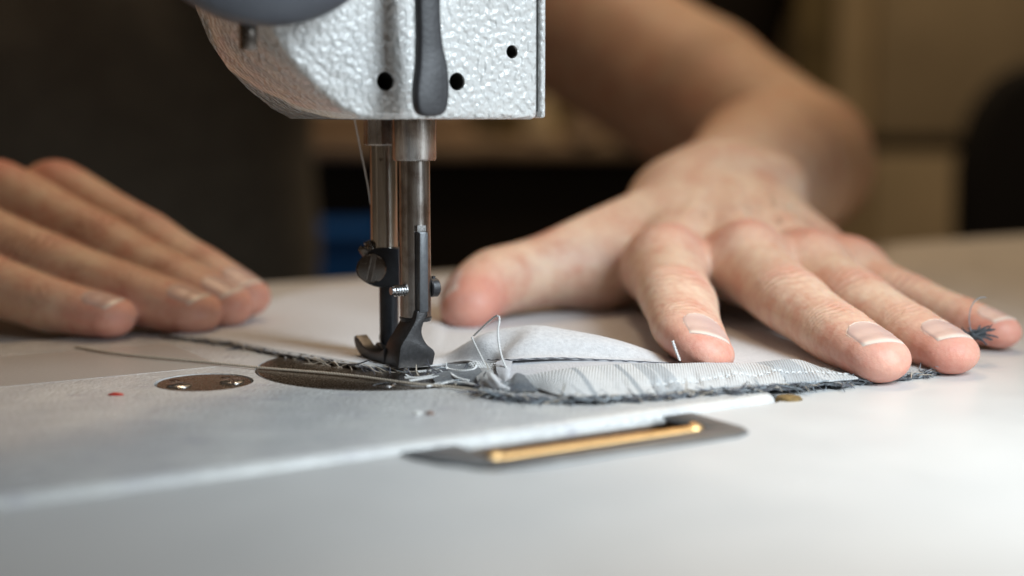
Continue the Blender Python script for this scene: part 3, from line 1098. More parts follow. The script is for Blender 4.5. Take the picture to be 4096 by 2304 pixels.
sv_, sf_ = surface_nets(shirt_sdf, shirt_sdf, axis_grid([(-660, 40, 8)]), axis_grid([(560, 960, 8)]), axis_grid([(-460, 400, 8)]), lambda c, d, h: [None] * len(c), 12, 1)
M['shirt'] = mat_cloth('dark_shirt_cotton', (0.095, 0.091, 0.077), (0.15, 0.143, 0.12), 0, 0.15, 60)
shirt = link_mesh('shirt', fast_mesh('shirt', sv_, sf_), M['shirt'], person, True, 0)

# ------------------------------------------------------------------ the cloth being sewn
cloth = empty('cloth', (20, 30, 0.2))
tag(cloth, 'pale grey sewn cloth with striped hem and frayed dark edge under the presser foot', 'cloth')


def resample(pts, n):
    pts = np.array(catmull(pts, 10))
    s = np.concatenate([[0], np.cumsum(np.linalg.norm(np.diff(pts, axis=0), axis=1))])
    t = np.linspace(0, s[-1], n)
    return np.stack([np.interp(t, s, pts[:, k]) for k in range(3)], 1)


def sheet(name, G, mat, parent, thick=0.45, uvs=None):
    """G: (n, m, 3) grid of points in mm -> a thin closed sheet with UVs in mm"""
    n, m, _ = G.shape
    du = np.gradient(G, axis=0); dv = np.gradient(G, axis=1)
    N = np.cross(du, dv)
    N /= np.maximum(np.linalg.norm(N, axis=2, keepdims=True), 1e-9)
    if N[..., 2].mean() < 0: N = -N
    top, bot = G.reshape(-1, 3), (G - N * thick).reshape(-1, 3)
    F = [(i * m + j, (i + 1) * m + j, (i + 1) * m + j + 1, i * m + j + 1) for i in range(n - 1) for j in range(m - 1)]
    o = n * m
    F2 = [tuple(x + o for x in q[::-1]) for q in F]
    ring = [i * m for i in range(n)] + [(n - 1) * m + j for j in range(1, m)] + [i * m + m - 1 for i in range(n - 2, -1, -1)] + [j for j in range(m - 2, 0, -1)]
    F3 = [(a, b, b + o, a + o) for a, b in zip(ring, ring[1:] + ring[:1])]
    me = bpy.data.meshes.new(name)
    me.from_pydata((np.concatenate([top, bot]) * MM).tolist(), [], F + F2 + F3)
    if uvs is None:
        su = np.concatenate([[0], np.cumsum(np.linalg.norm(np.diff(G[:, m // 2], axis=0), axis=1))])
        svv = np.concatenate([[0], np.cumsum(np.linalg.norm(np.diff(G[n // 2], axis=0), axis=1))])
        uvs = np.stack(np.meshgrid(su, svv, indexing='ij'), -1).reshape(-1, 2)
    uv2 = np.concatenate([uvs, uvs])
    ul = me.uv_layers.new(name='UVMap')
    li = np.zeros(len(me.loops), np.int32)
    me.loops.foreach_get('vertex_index', li)
    ul.data.foreach_set('uv', (uv2[li]).astype(np.float32).ravel())
    bm = bmesh.new(); bm.from_mesh(me)
    bmesh.ops.recalc_face_normals(bm, faces=bm.faces)
    bm.to_mesh(me); bm.free()
    return link_mesh(name, me, mat, parent, True, 60)


M['fleece'] = mat_cloth('pale_grey_felt', (0.50, 0.50, 0.52), (0.68, 0.68, 0.70), 0, 0.25, 900)
M['inner'] = mat_cloth('inner_grey_cotton', (0.46, 0.46, 0.49), (0.53, 0.53, 0.56), 0, 0.15, 300)
M['denim'] = mat_cloth('dark_blue_grey_twill', (0.018, 0.022, 0.03), (0.10, 0.115, 0.135), 0, 0.3, 1200)


def mat_hem():
    m = NT('printed_hem_cotton')
    uv = m.n('ShaderNodeUVMap').outputs[0]
    sep = m.n('ShaderNodeSeparateXYZ')
    m.l(uv, sep.inputs[0])
    wob = m.noise(900, 3)
    s = m.math('ADD', m.math('MULTIPLY_ADD', sep.outputs[1], -0.30, sep.outputs[0]), m.math('MULTIPLY', wob, 0.6))
    s = m.math('DIVIDE', s, 110.0)
    W, Gy, Bl, Lg = (0.69, 0.70, 0.71), (0.42, 0.455, 0.49), (0.30, 0.34, 0.38), (0.62, 0.635, 0.65)
    stops = [(0, Gy), (2.5, Lg), (9, W), (12, Lg), (17.4, Bl), (18.6, W), (24, Lg), (28.4, Bl), (30.0, W), (33.2, Gy), (36.3, Lg), (36.9, Gy), (40.5, W), (60, Lg), (62, W), (69, Gy), (79, Lg), (88, W)]
    r = m.n('ShaderNodeValToRGB')
    r.color_ramp.interpolation = 'CONSTANT'
    el = r.color_ramp.elements
    while len(el) < len(stops): el.new(0.5)
    for e, (p, c) in zip(el, stops):
        e.position = p / 110.0
        e.color = (*c, 1)
    m.l(s, r.inputs[0])
    w1 = m.n('ShaderNodeTexWave', Scale=0.42, bands_direction='X')
    w2 = m.n('ShaderNodeTexWave', Scale=0.42, bands_direction='Y')
    m.l(uv, w1.inputs[0]); m.l(uv, w2.inputs[0])
    h = m.math('MULTIPLY', w1.outputs['Fac'], w2.outputs['Fac'])
    col = m.mix(m.math('MULTIPLY', h, 0.5), r.outputs[0], (0.70, 0.71, 0.72))
    col = m.mix(0.15, col, m.ramp(m.noise(700, 4, 0.7), [(0.35, (0.30, 0.33, 0.36)), (0.6, (0.70, 0.71, 0.72))]))
    m.set(Base_Color=col, Roughness=0.85, Sheen_Weight=0.15)
    b = m.bump(h, 0.9, 0.00035)
    m.bump(m.noise(260, 3), 0.3, 0.0006, b)
    return m.m


M['hem'] = mat_hem()

# --- top layer: lies flat behind the foot, arches up beside it and ends in a lifted lip
edge = [(-100.3, 55.9, 1.0), (-82.8, 44.5, 1.0), (-63.6, 24.4, 1.2), (-47.8, 10.3, 1.4), (-39.1, 2.4, 1.4), (-29.3, 1.2, 1.2), (-22.3, 3.0, 1.3)] + \
       [(-17.9, 8.0, 0.9), (-11.0, 3.0, 2.6), (-4.8, -3.0, 3.8), (0.2, -8.0, 4.7), (11.1, -6.5, 4.9), (21.2, -4.5, 4.2), (31.4, -2.5, 3.4), (41.8, 0.0, 2.4)] + \
       [(57.2, 1.3, 1.8), (71.9, -1.8, 1.3), (80.1, -10.3, 1.0), (94.9, -2.5, 0.0), (107.7, 6.7, -0.6), (116.7, 10.8, -0.8), (129.7, 40.0, -0.8), (140.7, 78.3, -0.8)]
back = [(-89.9, 79.5, 0.9), (-89.3, 102.2, 0.9), (-84.2, 141.6, 0.9), (-77.2, 161.4, 0.9), (-69.0, 177.6, 0.9), (-59.9, 190.8, 0.9), (-51.4, 199.1, 0.9), (-42.4, 204.7, 0.9), (-29.9, 207.6, 0.9), (-14.0, 207.6, 0.9), (1.9, 207.6, 0.9), (17.8, 207.6, 0.9), (33.6, 204.7, 0.9), (49.0, 200.5, 0.9), (64.4, 197.7, 0.9), (79.4, 193.6, 0.9), (93.8, 186.8, 0.9), (108.4, 182.8, 0.6), (122.4, 177.6, 0.0), (136.1, 172.1, -0.4), (148.6, 163.2, -0.8), (148.6, 124.6, -0.8)]
NU, NV = 260, 110
Eg, Bk = resample(edge, NU), resample(back, NU)
tt = np.linspace(0, 1, NV) ** 1.7
G = Eg[:, None] * (1 - tt[None, :, None]) + Bk[:, None] * tt[None, :, None]
hx = sum(np.interp(G[..., 0] + o_, [-24, -20, -15, -11, -5, 2, 8, 22, 30, 37, 43, 48], [0, 0.3, 3.2, 6.2, 9.0, 10.2, 9.9, 7.6, 5.6, 3.0, 0.9, 0]) for o_ in np.linspace(-4.5, 4.5, 11)) / 11
yc = np.interp(G[..., 0], [-20, 0, 45], [9.0, 7.5, 6.0])
yy = G[..., 1] - yc
prof_ = np.where(yy > 0, np.exp(-(yy / 11.0) ** 2), np.exp(-(yy / 17.0) ** 2))
lipz = Eg[:, 2]
zt = 0.9 + hx * prof_
# pull the lip down to its edge height
w_e = np.exp(-(np.linalg.norm(G - Eg[:, None], axis=2) / 3.5) ** 2)
zflat = G[..., 2]
near_b = np.clip(hx / 1.0, 0, 1)
Z = np.where(hx > 0.01, (zt * (1 - w_e) + lipz[:, None] * w_e), zflat)
Z = near_b * Z + (1 - near_b) * zflat
# dent in the left shoulder of the arch
Z -= 3.2 * np.exp(-(((G[..., 0] + 3.5 - G[..., 1] * 0.35) / 5.2) ** 2 + ((G[..., 1] - 0.5) / 5.5) ** 2)) * near_b
Z += 0.6 * np.exp(-(((G[..., 0] - 4.0 - G[..., 1] * 0.35) / 5.0) ** 2 + ((G[..., 1] - 1.0) / 7.0) ** 2)) * near_b
Z += 0.35 * np.sin(G[..., 0] * 0.09 + G[..., 1] * 0.05) * np.clip(G[..., 1] / 60, 0, 1)
G[..., 2] = np.maximum(Z, np.where(G @ EX < 41, 0.6, -0.9))
# let the flat parts sink under the foot
top_layer = sheet('top_layer', G, M['fleece'], cloth, 0.5)

# --- inner layer seen in the opening under the lip
a_ = [(-4.5, -24.2, 1.8), (1.1, -21.2, 2.4), (10.8, -18.1, 2.8), (20.7, -13.7, 2.8), (30.9, -8.6, 2.6), (43.6, -1.7, 1.9), (57.4, 2.3, 1.2)]
b_ = [(-3.8, -3.3, 3.4), (1.2, -3.2, 3.9), (11.3, -2.9, 4.1), (21.3, -2.3, 3.8), (31.6, -0.6, 3.0), (44.0, 1.3, 2.1), (57.6, 3.6, 1.3)]
Ga, Gb = resample(a_, 60), resample(b_, 60)
t3 = np.linspace(0, 1, 14)
G2 = Ga[:, None] * (1 - t3[None, :, None]) + Gb[:, None] * t3[None, :, None]
sheet('inner_layer', G2, M['inner'], cloth, 0.3)

# --- dark twill under the hem, ragged along its edge
lo_top = [(-7.2, -10.8, 1.0), (0.2, -21.5, 1.0), (13.5, -21.5, 1.0), (28.9, -15.7, 0.9), (46.0, -6.9, 0.8), (67.3, 0.5, 1.0), (85.7, -3.0, 0.6), (108.2, 8.5, -0.4)]
lo_bot = [(-7.6, -33.5, 0.9), (0.2, -40.0, 0.7), (12.7, -41.7, 0.5), (26.9, -39.9, 0.5), (42.5, -33.8, 0.5), (62.6, -25.0, 0.4), (86.7, -11.4, -0.6), (114.7, 6.0, -0.9)]
La, Lb = resample(lo_top, 200), resample(lo_bot, 200)
rag = np.convolve(RNG.normal(0, 1.2, 200), np.ones(3) / 3, 'same')
d_ = Lb - La
d_ /= np.linalg.norm(d_, axis=1, keepdims=True)
Lb2 = Lb + d_ * rag[:, None]
t4 = np.linspace(0, 1, 24)
G3 = La[:, None] * (1 - t4[None, :, None]) + Lb2[:, None] * t4[None, :, None]
G3[..., 2] += 0.35 * np.sin(np.linspace(0, 40, 200))[:, None] * np.linspace(0, 1, 24)[None, :] + RNG.normal(0, 0.06, G3.shape[:2])
G3[..., 2] = np.maximum(G3[..., 2], np.where(G3 @ EX < 41, 0.45, -1.0))
sheet('twill_layer', G3, M['denim'], cloth, 0.35)
G3b = G3 + np.array([0, 0, 0.55]) - d_[:, None] * 1.3
G3b[..., 2] += RNG.normal(0, 0.08, G3b.shape[:2])
M['grey_twill'] = mat_cloth('grey_beige_twill', (0.22, 0.23, 0.25), (0.46, 0.44, 0.42), 0, 0.3, 1500)
sheet('middle_layer', G3b, M['grey_twill'], cloth, 0.3)

# --- printed hem strip lying on top, with a line of stitches
h_top = [(-2.4, -30.5, 2.4), (0.4, -26.1, 3.0), (6.0, -23.6, 3.9), (13.5, -21.1, 4.7), (21.1, -18.3, 4.9), (28.9, -15.5, 4.8), (40.2, -11.5, 4.2), (51.2, -5.1, 3.4), (59.6, -2.7, 2.8), (68.1, -0.3, 3.2), (73.4, 0.9, 3.0), (77.9, -6.3, 2.2), (82.7, -11.4, 1.4)]
h_bot = [(-1.8, -33.3, 2.0), (2.0, -29.8, 1.9), (5.8, -31.8, 1.9), (9.7, -37.6, 1.7), (13.7, -40.4, 1.6), (19.8, -39.0, 1.6), (27.4, -38.0, 1.6), (37.7, -33.7, 1.6), (47.8, -28.7, 1.5), (57.9, -24.7, 1.4), (68.1, -21.0, 1.3), (76.5, -17.3, 1.1), (85.4, -12.5, 0.8)]
def sk0(i): return float(np.interp(i, [90, 219], [0.80, 0.52]))


Ha, Hb = resample(h_top, 220), resample(h_bot, 220)
t5 = np.linspace(0, 1, 40)
G4 = Ha[:, None] * (1 - t5[None, :, None]) + Hb[:, None] * t5[None, :, None]
G4[..., 2] += 0.9 * np.sin(np.pi * t5)[None, :] * np.interp(np.arange(220), [0, 30, 160, 219], [0.2, 1, 0.8, 0.2])[:, None]
G4[..., 2] += 0.16 * np.sin(np.linspace(0, 34, 220) + 1.2 * np.sin(np.linspace(0, 9, 220)))[:, None] * np.sin(np.pi * t5)[None, :]
for _ in range(46):
    ci_, wj = random.uniform(70, 215), random.uniform(0.1, 0.35)
    G4[..., 2] += random.uniform(-0.4, 0.4) * np.exp(-((np.arange(220)[:, None] - ci_ - 8 * (t5[None, :] - 0.5)) / random.uniform(1.5, 4)) ** 2) * np.exp(-((t5[None, :] - sk0(ci_)) / wj) ** 2)
# the stitch line pulls a shallow groove
sk = np.interp(np.arange(220), [90, 219], [0.80, 0.52])
G4[..., 2] -= 0.45 * np.exp(-((t5[None, :] - sk[:, None]) / 0.07) ** 2) * np.interp(np.arange(220), [75, 100, 219], [0, 1, 0.8])[:, None]
hem = sheet('hem_strip', G4, M['hem'], cloth, 0.45)
M['thread_w'] = plain('white_thread', (0.72, 0.72, 0.72), 0.8, 0, 0.1, 3000)
sm = None
seg = []
for i in range(92, 216, 4):
    j0, j1 = sk[i] * 39, sk[min(i + 3, 219)] * 39
    p = G4[i, int(round(j0))]; q = G4[min(i + 3, 219), int(round(j1))]
    seg.append((p, q))
v, f = tube([(-1, 0, -0.25), (-0.7, 0, 0.12), (0, 0, 0.3), (0.7, 0, 0.12), (1, 0, -0.25)], [0.12, 0.2, 0.23, 0.2, 0.12], 8)
for p, q in seg:
    if sm is None:
        o = mesh_obj('stitch', v, f, M['thread_w'])
        sm = o.data
    else:
        o = bpy.data.objects.new('stitch', sm)
        COL.objects.link(o)
    c = (p + q) / 2
    dvec = q - p
    L = np.linalg.norm(dvec) / 2
    o.location = Vector(c * MM) + Vector((0, 0, 0.00003))
    o.rotation_euler = (0, -math.asin(max(-1, min(1, dvec[2] / (2 * L)))), math.atan2(dvec[1], dvec[0]))
    o.scale = (L * 0.92, 1, 1)
    lm = Matrix.LocRotScale(o.location, o.rotation_euler, o.scale)
    adopt(o, hem)

# dark chain of stitches along the lip
chain = []
for i in range(NU):
    if -7 < Eg[i, 0] < 46:
        chain.append(Eg[i] + np.array([0, -0.15, -0.15 + 0.12 * math.sin(i * 2.2)]))
M['thread_d'] = plain('dark_grey_thread', (0.10, 0.10, 0.12), 0.85, 0, 0.3, 2000)
v, f = tube(chain, [0.07 + 0.10 * (k % 3 == 0) for k in range(len(chain))], 6)
mesh_obj('lip_stitching', v, f, M['thread_d'], cloth)

# --- white tab of cloth hanging from the lip, and curled scraps at the corner
def patch(name, rows, mat, n=14, m=14, th=0.3):
    rr = [resample(r, m) for r in rows]
    cols = [resample([r[k] for r in rr], n) for k in range(m)]
    return sheet(name, np.stack(cols, 1), mat, cloth, th)


patch('cloth_tab', [[(-4.1, -9.1, 4.0), (-2.0, -6.2, 4.4), (0.2, -5.6, 4.4)], [(-3.7, -16.4, 3.0), (-1.7, -17.1, 3.6), (-0.2, -14.3, 3.6)], [(-2.5, -23.2, 1.6), (-1.5, -25.4, 2.2), (-0.8, -22.8, 2.2)]], M['inner'])
patch('curled_scrap', [[(-6.2, -24.8, 4.2), (-5.3, -25.4, 4.6), (-4.0, -26.8, 4.0)], [(-5.6, -29.3, 3.4), (-4.2, -31.0, 4.0), (-2.4, -32.2, 3.0)], [(-4.4, -32.3, 1.8), (-2.4, -34.0, 2.4), (0.2, -33.3, 2.0)]], M['fleece'])
patch('dark_scrap', [[(-0.4, -24.9, 2.6), (1.1, -23.6, 4.0), (3.5, -24.1, 3.4)], [(-1.2, -31.5, 2.4), (1.1, -31.9, 3.6), (4.4, -30.7, 3.0)], [(-1.7, -34.0, 1.2), (2.0, -34.7, 1.6), (6.2, -33.2, 1.6)]], M['denim'])
patch('dark_scrap', [[(-19.9, -4.0, 1.8), (-14.9, -2.8, 2.6), (-8.8, -5.1, 3.0)], [(-19.9, -12.5, 1.6), (-14.4, -14.7, 2.6), (-7.0, -18.1, 3.0)], [(-18.6, -18.3, 0.7), (-12.2, -21.5, 0.9), (-5.0, -25.1, 1.0)]], M['denim'])
patch('dark_scrap', [[(-9.1, -12.5, 2.8), (-7.2, -12.0, 3.2), (-4.7, -14.8, 3.2)], [(-8.4, -22.8, 2.2), (-6.0, -23.4, 3.0), (-3.6, -24.9, 2.6)], [(-6.8, -31.0, 0.9), (-4.5, -31.1, 1.2), (-1.2, -34.0, 1.2)]], M['grey_twill'])

# --- frayed threads, far too many to count
def wisp(p0, d, ln, r, curl=1.0, n=9, up=0.25):
    p = V3(p0).copy()
    d = V3(d) / np.linalg.norm(d)
    out = [p.copy()]
    k = RNG.normal(0, 1, 3) * curl
    for i in range(n - 1):
        d = d + k * 0.16 + RNG.normal(0, 0.10 * curl, 3) + np.array([0, 0, up * 0.1 - 0.12 * i / n])
        d /= np.linalg.norm(d)
        p = p + d * ln / (n - 1)
        p[2] = max(p[2], (0.15 if p @ EX < 41 else -1.35) + r)
        out.append(p.copy())
    return tube(out, [r] * (n - 2) + [r * 0.8, r * 0.5], 5)


def fray(name, lst, mat):
    v, f = merge(lst)
    o = mesh_obj(name, v, f, mat, cloth)
    o["kind"] = "stuff"
    return o


M['thread_b'] = plain('beige_thread', (0.46, 0.40, 0.33), 0.85, 0, 0.2, 2500)
M['thread_g'] = plain('blue_grey_thread', (0.24, 0.27, 0.30), 0.85, 0, 0.3, 2500)
dark_l, grey_l, white_l, beige_l = [], [], [], []
for i in range(0, 200):
    for k in range(3):
        p = Lb2[i] - d_[i] * random.uniform(0.2, 2.0) + np.array([0, 0, random.uniform(0.05, 0.8)])
        tg = Lb2[min(i + 2, 199)] - Lb2[max(i - 2, 0)]
        tg /= np.linalg.norm(tg)
        t = RNG.normal(0, 0.25, 3); t[2] *= 0.3
        l = [dark_l, dark_l, grey_l, grey_l, beige_l][random.randrange(5)]
        stray = random.random() < (0.30 if i < 45 else 0.10)
        l.append(wisp(p, d_[i] * (0.8 if stray else 0.12) + tg * random.choice((-1, 1)) + t, random.uniform(2.0, 5.0) * (1.4 if i < 50 else 0.9), random.uniform(0.06, 0.15), 1.3 if stray else 0.5, 9, 0.0))
# big loose loops of grey yarn hanging from the hem
loops_ = [(12.4, -39.6, 0.9), (14.6, -40.4, 0.6), (16.9, -40.1, 0.9), (19.2, -38.6, 0.8)]
for k, p in enumerate(loops_):
    p = V3(p)
    for q in range(3):
        s_ = random.uniform(0.6, 1.3)
        pts = [p, p + np.array([1.2 * s_, -1.6 * s_, 0.7]), p + np.array([3.4 * s_, -2.6 * s_, 0.4]), p + np.array([4.6 * s_, -1.0, 0.5]), p + np.array([4.0 * s_, 0.6, 0.6])]
        grey_l.append(tube(catmull([x + RNG.normal(0, 0.25, 3) for x in pts], 5), 0.22, 6))
# mess at the corner by the foot
TW = []
cor = [(-19.6, -9.7, 0.8), (-16.5, -11.4, 0.8), (-13.5, -13.0, 0.9), (-9.4, -18.9, 1.0), (-5.5, -26.6, 1.0), (-2.6, -33.5, 0.9)]
for p in cor:
    for k in range(15):
        q = V3(p) + RNG.normal(0, 1, 3) * np.array([2.8, 2.0, 0.5]) + np.array([0, 0, 0.3])
        q[2] = abs(q[2])
        dr = RNG.normal(0, 1, 3) * np.array([1.0, 0.4, 0.10]) + np.array([-0.6, 0.15, 0.0])
        l = [dark_l, dark_l, dark_l, white_l, beige_l, grey_l][random.randrange(6)]
        l.append(wisp(q, dr, random.uniform(2.0, 5.5), random.uniform(0.09, 0.19), 1.5))
for pts in ([(-26.5, -12.5, 0.8), (-21.3, -13.6, 1.2), (-15.5, -10.8, 2.0), (-10.2, -8.6, 2.6), (-7.3, -6.2, 3.2)], [(-25.0, -16.8, 0.8), (-20.2, -15.2, 1.3), (-14.4, -14.7, 1.7), (-8.5, -18.0, 2.0)],
            [(-18.0, -21.5, 0.7), (-14.2, -18.9, 1.2), (-9.5, -17.9, 1.6), (-6.0, -20.1, 2.2)], [(-16.2, -7.4, 2.4), (-14.9, -14.7, 2.2), (-13.3, -19.0, 2.0), (-10.3, -21.1, 1.6)],
            [(-17.7, -6.3, 2.2), (-13.5, -13.7, 2.8), (-9.6, -13.7, 3.0), (-8.7, -7.4, 3.4)], [(-23.6, -7.5, 1.4), (-18.7, -6.9, 1.8), (-12.8, -5.7, 2.6)], [(-20.3, -23.0, 0.6), (-16.1, -19.9, 1.0), (-11.8, -21.0, 1.2), (-7.3, -26.1, 1.2)]):
    TW.append(pts)
# rows of knitted overlock loops on the corner
for row in range(5):
    pts = []
    p0 = V3([(-10.7, -8.6, 3.6)][0]) + np.array([0.35 * row, -0.8 * row, -0.35 * row])
    for k in range(22):
        pts.append(p0 + np.array([k * 0.33, -0.1 * k * 0.33, 0.30 * (k % 2) + 0.25 * math.sin(k * 0.3)]) + RNG.normal(0, 0.05, 3))
    white_l.append(tube(pts, 0.24, 5))
# seam running from the foot to the other hand
sea = resample(edge[:6], 120)
for i in range(120):
    for k in range(2):
        l = [dark_l, beige_l, beige_l, dark_l][random.randrange(4)]
        p = sea[i] + RNG.normal(0, 0.6, 3) * np.array([1, 1, 0.25])
        l.append(wisp(p, random.choice((-1, 1, -1)) * np.array([-0.75, 0.62, 0.0]) + RNG.normal(0, 0.22, 3) * np.array([1, 1, 0.04]), random.uniform(3, 9), random.uniform(0.08, 0.18), 0.25, 9, -0.6))
fray('dark_fray', dark_l, M['thread_d'])
fray('grey_fray', grey_l, M['thread_g'])
fray('white_fray', white_l, M['thread_w'])
fray('beige_fray', beige_l, M['thread_b'])
so = sea + np.array([0.0, -1.1, 0.0])
G5 = np.stack([sea + np.array([0.6, 1.0, 0.35]), so + RNG.normal(0, 0.25, sea.shape) * np.array([1, 1, 0.2])], 1)
G5[..., 2] = np.maximum(G5[..., 2], 0.7)
sheet('seam_allowance', G5, M['grey_twill'], cloth, 0.4)


def twisted(name, pts, r, mat, parent=None, pitch=1.6):
    """two-ply thread: two strands wound round one another"""
    P = np.array(catmull(pts, 14))
    s = np.concatenate([[0], np.cumsum(np.linalg.norm(np.diff(P, axis=0), axis=1))])
    n = int(s[-1] / pitch * 8) + 2
    t = np.linspace(0, s[-1], n)
    Q = np.stack([np.interp(t, s, P[:, k]) for k in range(3)], 1)
    parts = []
    T = np.gradient(Q, axis=0)
    T /= np.linalg.norm(T, axis=1, keepdims=True)
    ref = np.array([0.3, -0.9, 0.3])
    U = np.cross(T, ref); U /= np.linalg.norm(U, axis=1, keepdims=True)
    W_ = np.cross(T, U)
    for ph in (0, math.pi):
        a = 2 * math.pi * t / pitch + ph
        parts.append(tube(Q + (U * np.cos(a)[:, None] + W_ * np.sin(a)[:, None]) * r * 0.55, r * 0.62, 6))
    v, f = merge(parts)
    return mesh_obj(name, v, f, mat, parent)


for pts in TW:
    twisted('thread_end', pts, 0.30, M['thread_w'], cloth, 1.3)
twisted('loop_thread', [(-9.7, -2.0, 9.6), (-7.3, -4.0, 12.2), (-4.8, -6.0, 14.7), (-3.7, -7.0, 15.4), (-3.1, -8.0, 14.8), (-3.5, -9.0, 11.7), (-3.2, -10.0, 8.5), (-2.2, -13.0, 5.2), (-0.9, -17.0, 3.0), (0.0, -20.0, 1.0)], 0.26, M['thread_w'], cloth)
twisted('loop_thread', [(-10.2, -2.0, 9.3), (-8.8, -5.0, 7.0), (-7.5, -8.0, 5.0), (-6.5, -10.0, 3.2)], 0.24, M['thread_w'], cloth)
o = twisted('thread', [(-122.9, 37.6, 0.5), (-107.0, 24.7, 0.6), (-82.7, 12.5, 0.6), (-64.1, 2.2, 0.7), (-48.9, -4.7, 0.8), (-38.3, -10.3, 0.8), (-29.9, -16.2, 0.8), (-22.8, -21.0, 0.8), (-15.0, -23.5, 0.7), (-5.4, -30.0, 0.7)], 0.34, M['thread_b'])
tag(o, 'long beige thread lying across the machine bed and throat plate', 'thread')
o = twisted('thread', [(-42.0, 24.0, 64.1), (-41.2, 24.0, 59.8), (-40.0, 24.0, 53.5), (-38.6, 22.0, 47.2), (-37.5, 19.5, 41.5)], 0.20, M['thread_w'])
tag(o, 'white thread running down from the machine head to the needle bar', 'thread')
o = twisted('thread', [(40.1, -7.0, 9.1), (40.8, -8.0, 7.0), (41.6, -10.0, 4.7)], 0.32, M['thread_w'])
tag(o, 'short white thread end standing up beside the index finger', 'thread')
# frayed tuft between ring and little finger
M['tuft'] = plain('dark_blue_grey_yarn', (0.07, 0.085, 0.10), 0.9, 0, 0.5, 1500)
tuft = empty('frayed_tuft', [(137.0, 62.8, -0.9)][0])
tag(tuft, 'small grey blue frayed tuft between the ring finger and little finger', 'lint')
base = V3([(123.7, 22.0, 5.9)][0])
parts = []
for k in range(26):
    parts.append(wisp(base + RNG.normal(0, 1, 3) * np.array([1.6, 0.8, 0.7]), np.array([0.9, -0.1, 0.22]) + RNG.normal(0, 0.16, 3), random.uniform(3, 6.5), random.uniform(0.2, 0.4), 0.5))
    parts.append(wisp(base + RNG.normal(0, 1, 3) * np.array([1.6, 0.8, 0.7]), np.array([-0.9, 0.1, 0.05]) + RNG.normal(0, 0.16, 3), random.uniform(2, 5.5), random.uniform(0.18, 0.36), 0.5))
v, f = merge(parts)
o = mesh_obj('tuft_fibres', v, f, M['tuft'], tuft)
o["kind"] = "stuff"
v, f = tube(catmull([(123.6, 21.0, 7.2), (123.0, 21.0, 11.0), (123.6, 21.0, 14.4), (125.3, 21.0, 16.3), (127.3, 21.0, 16.6)], 8), 0.14, 6)
mesh_obj('curled_fibre', v, f, M['thread_g'], tuft)

# --- specks on the bed
M['red'] = plain('red_paint_chip', (0.45, 0.03, 0.02), 0.3)
v, f = lathe([(0.05, 0), (0.9, 0.05), (0.7, 0.4), (0.3, 0.6), (0.05, 0.62)], (0, 0, 0), EZ, 14)
v = [V3(p) * np.array([2.2, 1.0, 1.0]) + np.array([-92.6, -30.8, 0.02]) for p in v]
tag(mesh_obj('paint_chip', v, f, M['red']), 'tiny red chip lying on the machine bed at left', 'speck')
M['crumb'] = plain('white_crumb', (0.75, 0.74, 0.72), 0.7)
M['crumb_b'] = plain('brown_crumb', (0.22, 0.14, 0.11), 0.7)
for c, mt, lb in (((-20.6, -52.4, 0.02), 'crumb', 'tiny white crumb on the bed near its rear edge'), ((-17.9, -52.6, 0.02), 'crumb_b', 'tiny brown crumb on the bed beside the white one')):
    v, f = lathe([(0.05, 0), (0.8, 0.05), (0.75, 0.4), (0.3, 0.65), (0.05, 0.7)], (0, 0, 0), EZ, 12)
    v = [V3(p) * np.array([1.2, 1.0, 1.0]) * (1 + RNG.normal(0, 0.06)) + V3(c) for p in v]
    tag(mesh_obj('crumb', v, f, M[mt]), lb, 'speck')

# ------------------------------------------------------------------ the dim room behind, only as far as it shows
WX, WY = np.array([1.0, 0, 0]), np.array([0, 1.0, 0])


def wbox(name, x0, x1, y0, y1, z0, z1, mat, parent=None, bev=4):
    v, f = box(((x0 + x1) / 2, (y0 + y1) / 2, (z0 + z1) / 2), x1 - x0, y1 - y0, z1 - z0, WX, WY, EZ)
    return mesh_obj(name, v, f, mat, parent, bevel=bev)


M['wall'] = plain('olive_wall', (0.36, 0.29, 0.18), 0.9, 0, 0.12, 3)
M['floor'] = plain('dark_floor', (0.08, 0.065, 0.05), 0.7, 0, 0.25, 6)
M['beige'] = plain('beige_panel', (0.78, 0.66, 0.46), 0.7, 0, 0.10, 8)
M['tan'] = plain('tan_wood', (0.55, 0.43, 0.32), 0.6, 0, 0.2, 14)
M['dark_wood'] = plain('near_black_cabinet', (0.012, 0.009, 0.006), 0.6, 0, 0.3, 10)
M['olive'] = plain('olive_cloth', (0.26, 0.21, 0.11), 0.9, 0, 0.35, 14)
M['blue'] = plain('blue_plastic', (0.006, 0.12, 0.52), 0.45, 0, 0.15, 12)
M['chair_black'] = plain('black_upholstery', (0.008, 0.008, 0.009), 0.8, 0, 0.2, 60)

v, f = box((0, 3150, 0), 6000, 40, 3200, WX, WY, EZ)
tag(mesh_obj('wall', v, f, M['wall']), kind='structure')
v, f = box((0, 1600, -775), 6000, 3200, 40, WX, WY, EZ)
tag(mesh_obj('floor', v, f, M['floor']), kind='structure')

# tall beige cupboard right behind the arm
cb = empty('cupboard', (760, 2300, -755))
tag(cb, 'tall beige cupboard blurred behind the right arm', 'cupboard')
wbox('carcass', 540, 1500, 2120, 2500, -740, 900, M['beige'], cb)
wbox('door', 620, 1010, 2090, 2118, 34, 880, M['beige'], cb, 6)
wbox('door', 620, 1010, 2090, 2118, -700, 8, M['beige'], cb, 6)
wbox('side_post', 480, 545, 2060, 2110, -755, 900, M['olive'], cb)
wbox('shelf_gap', 606, 1020, 2096, 2121, 8, 33, M['dark_wood'], cb, 1)

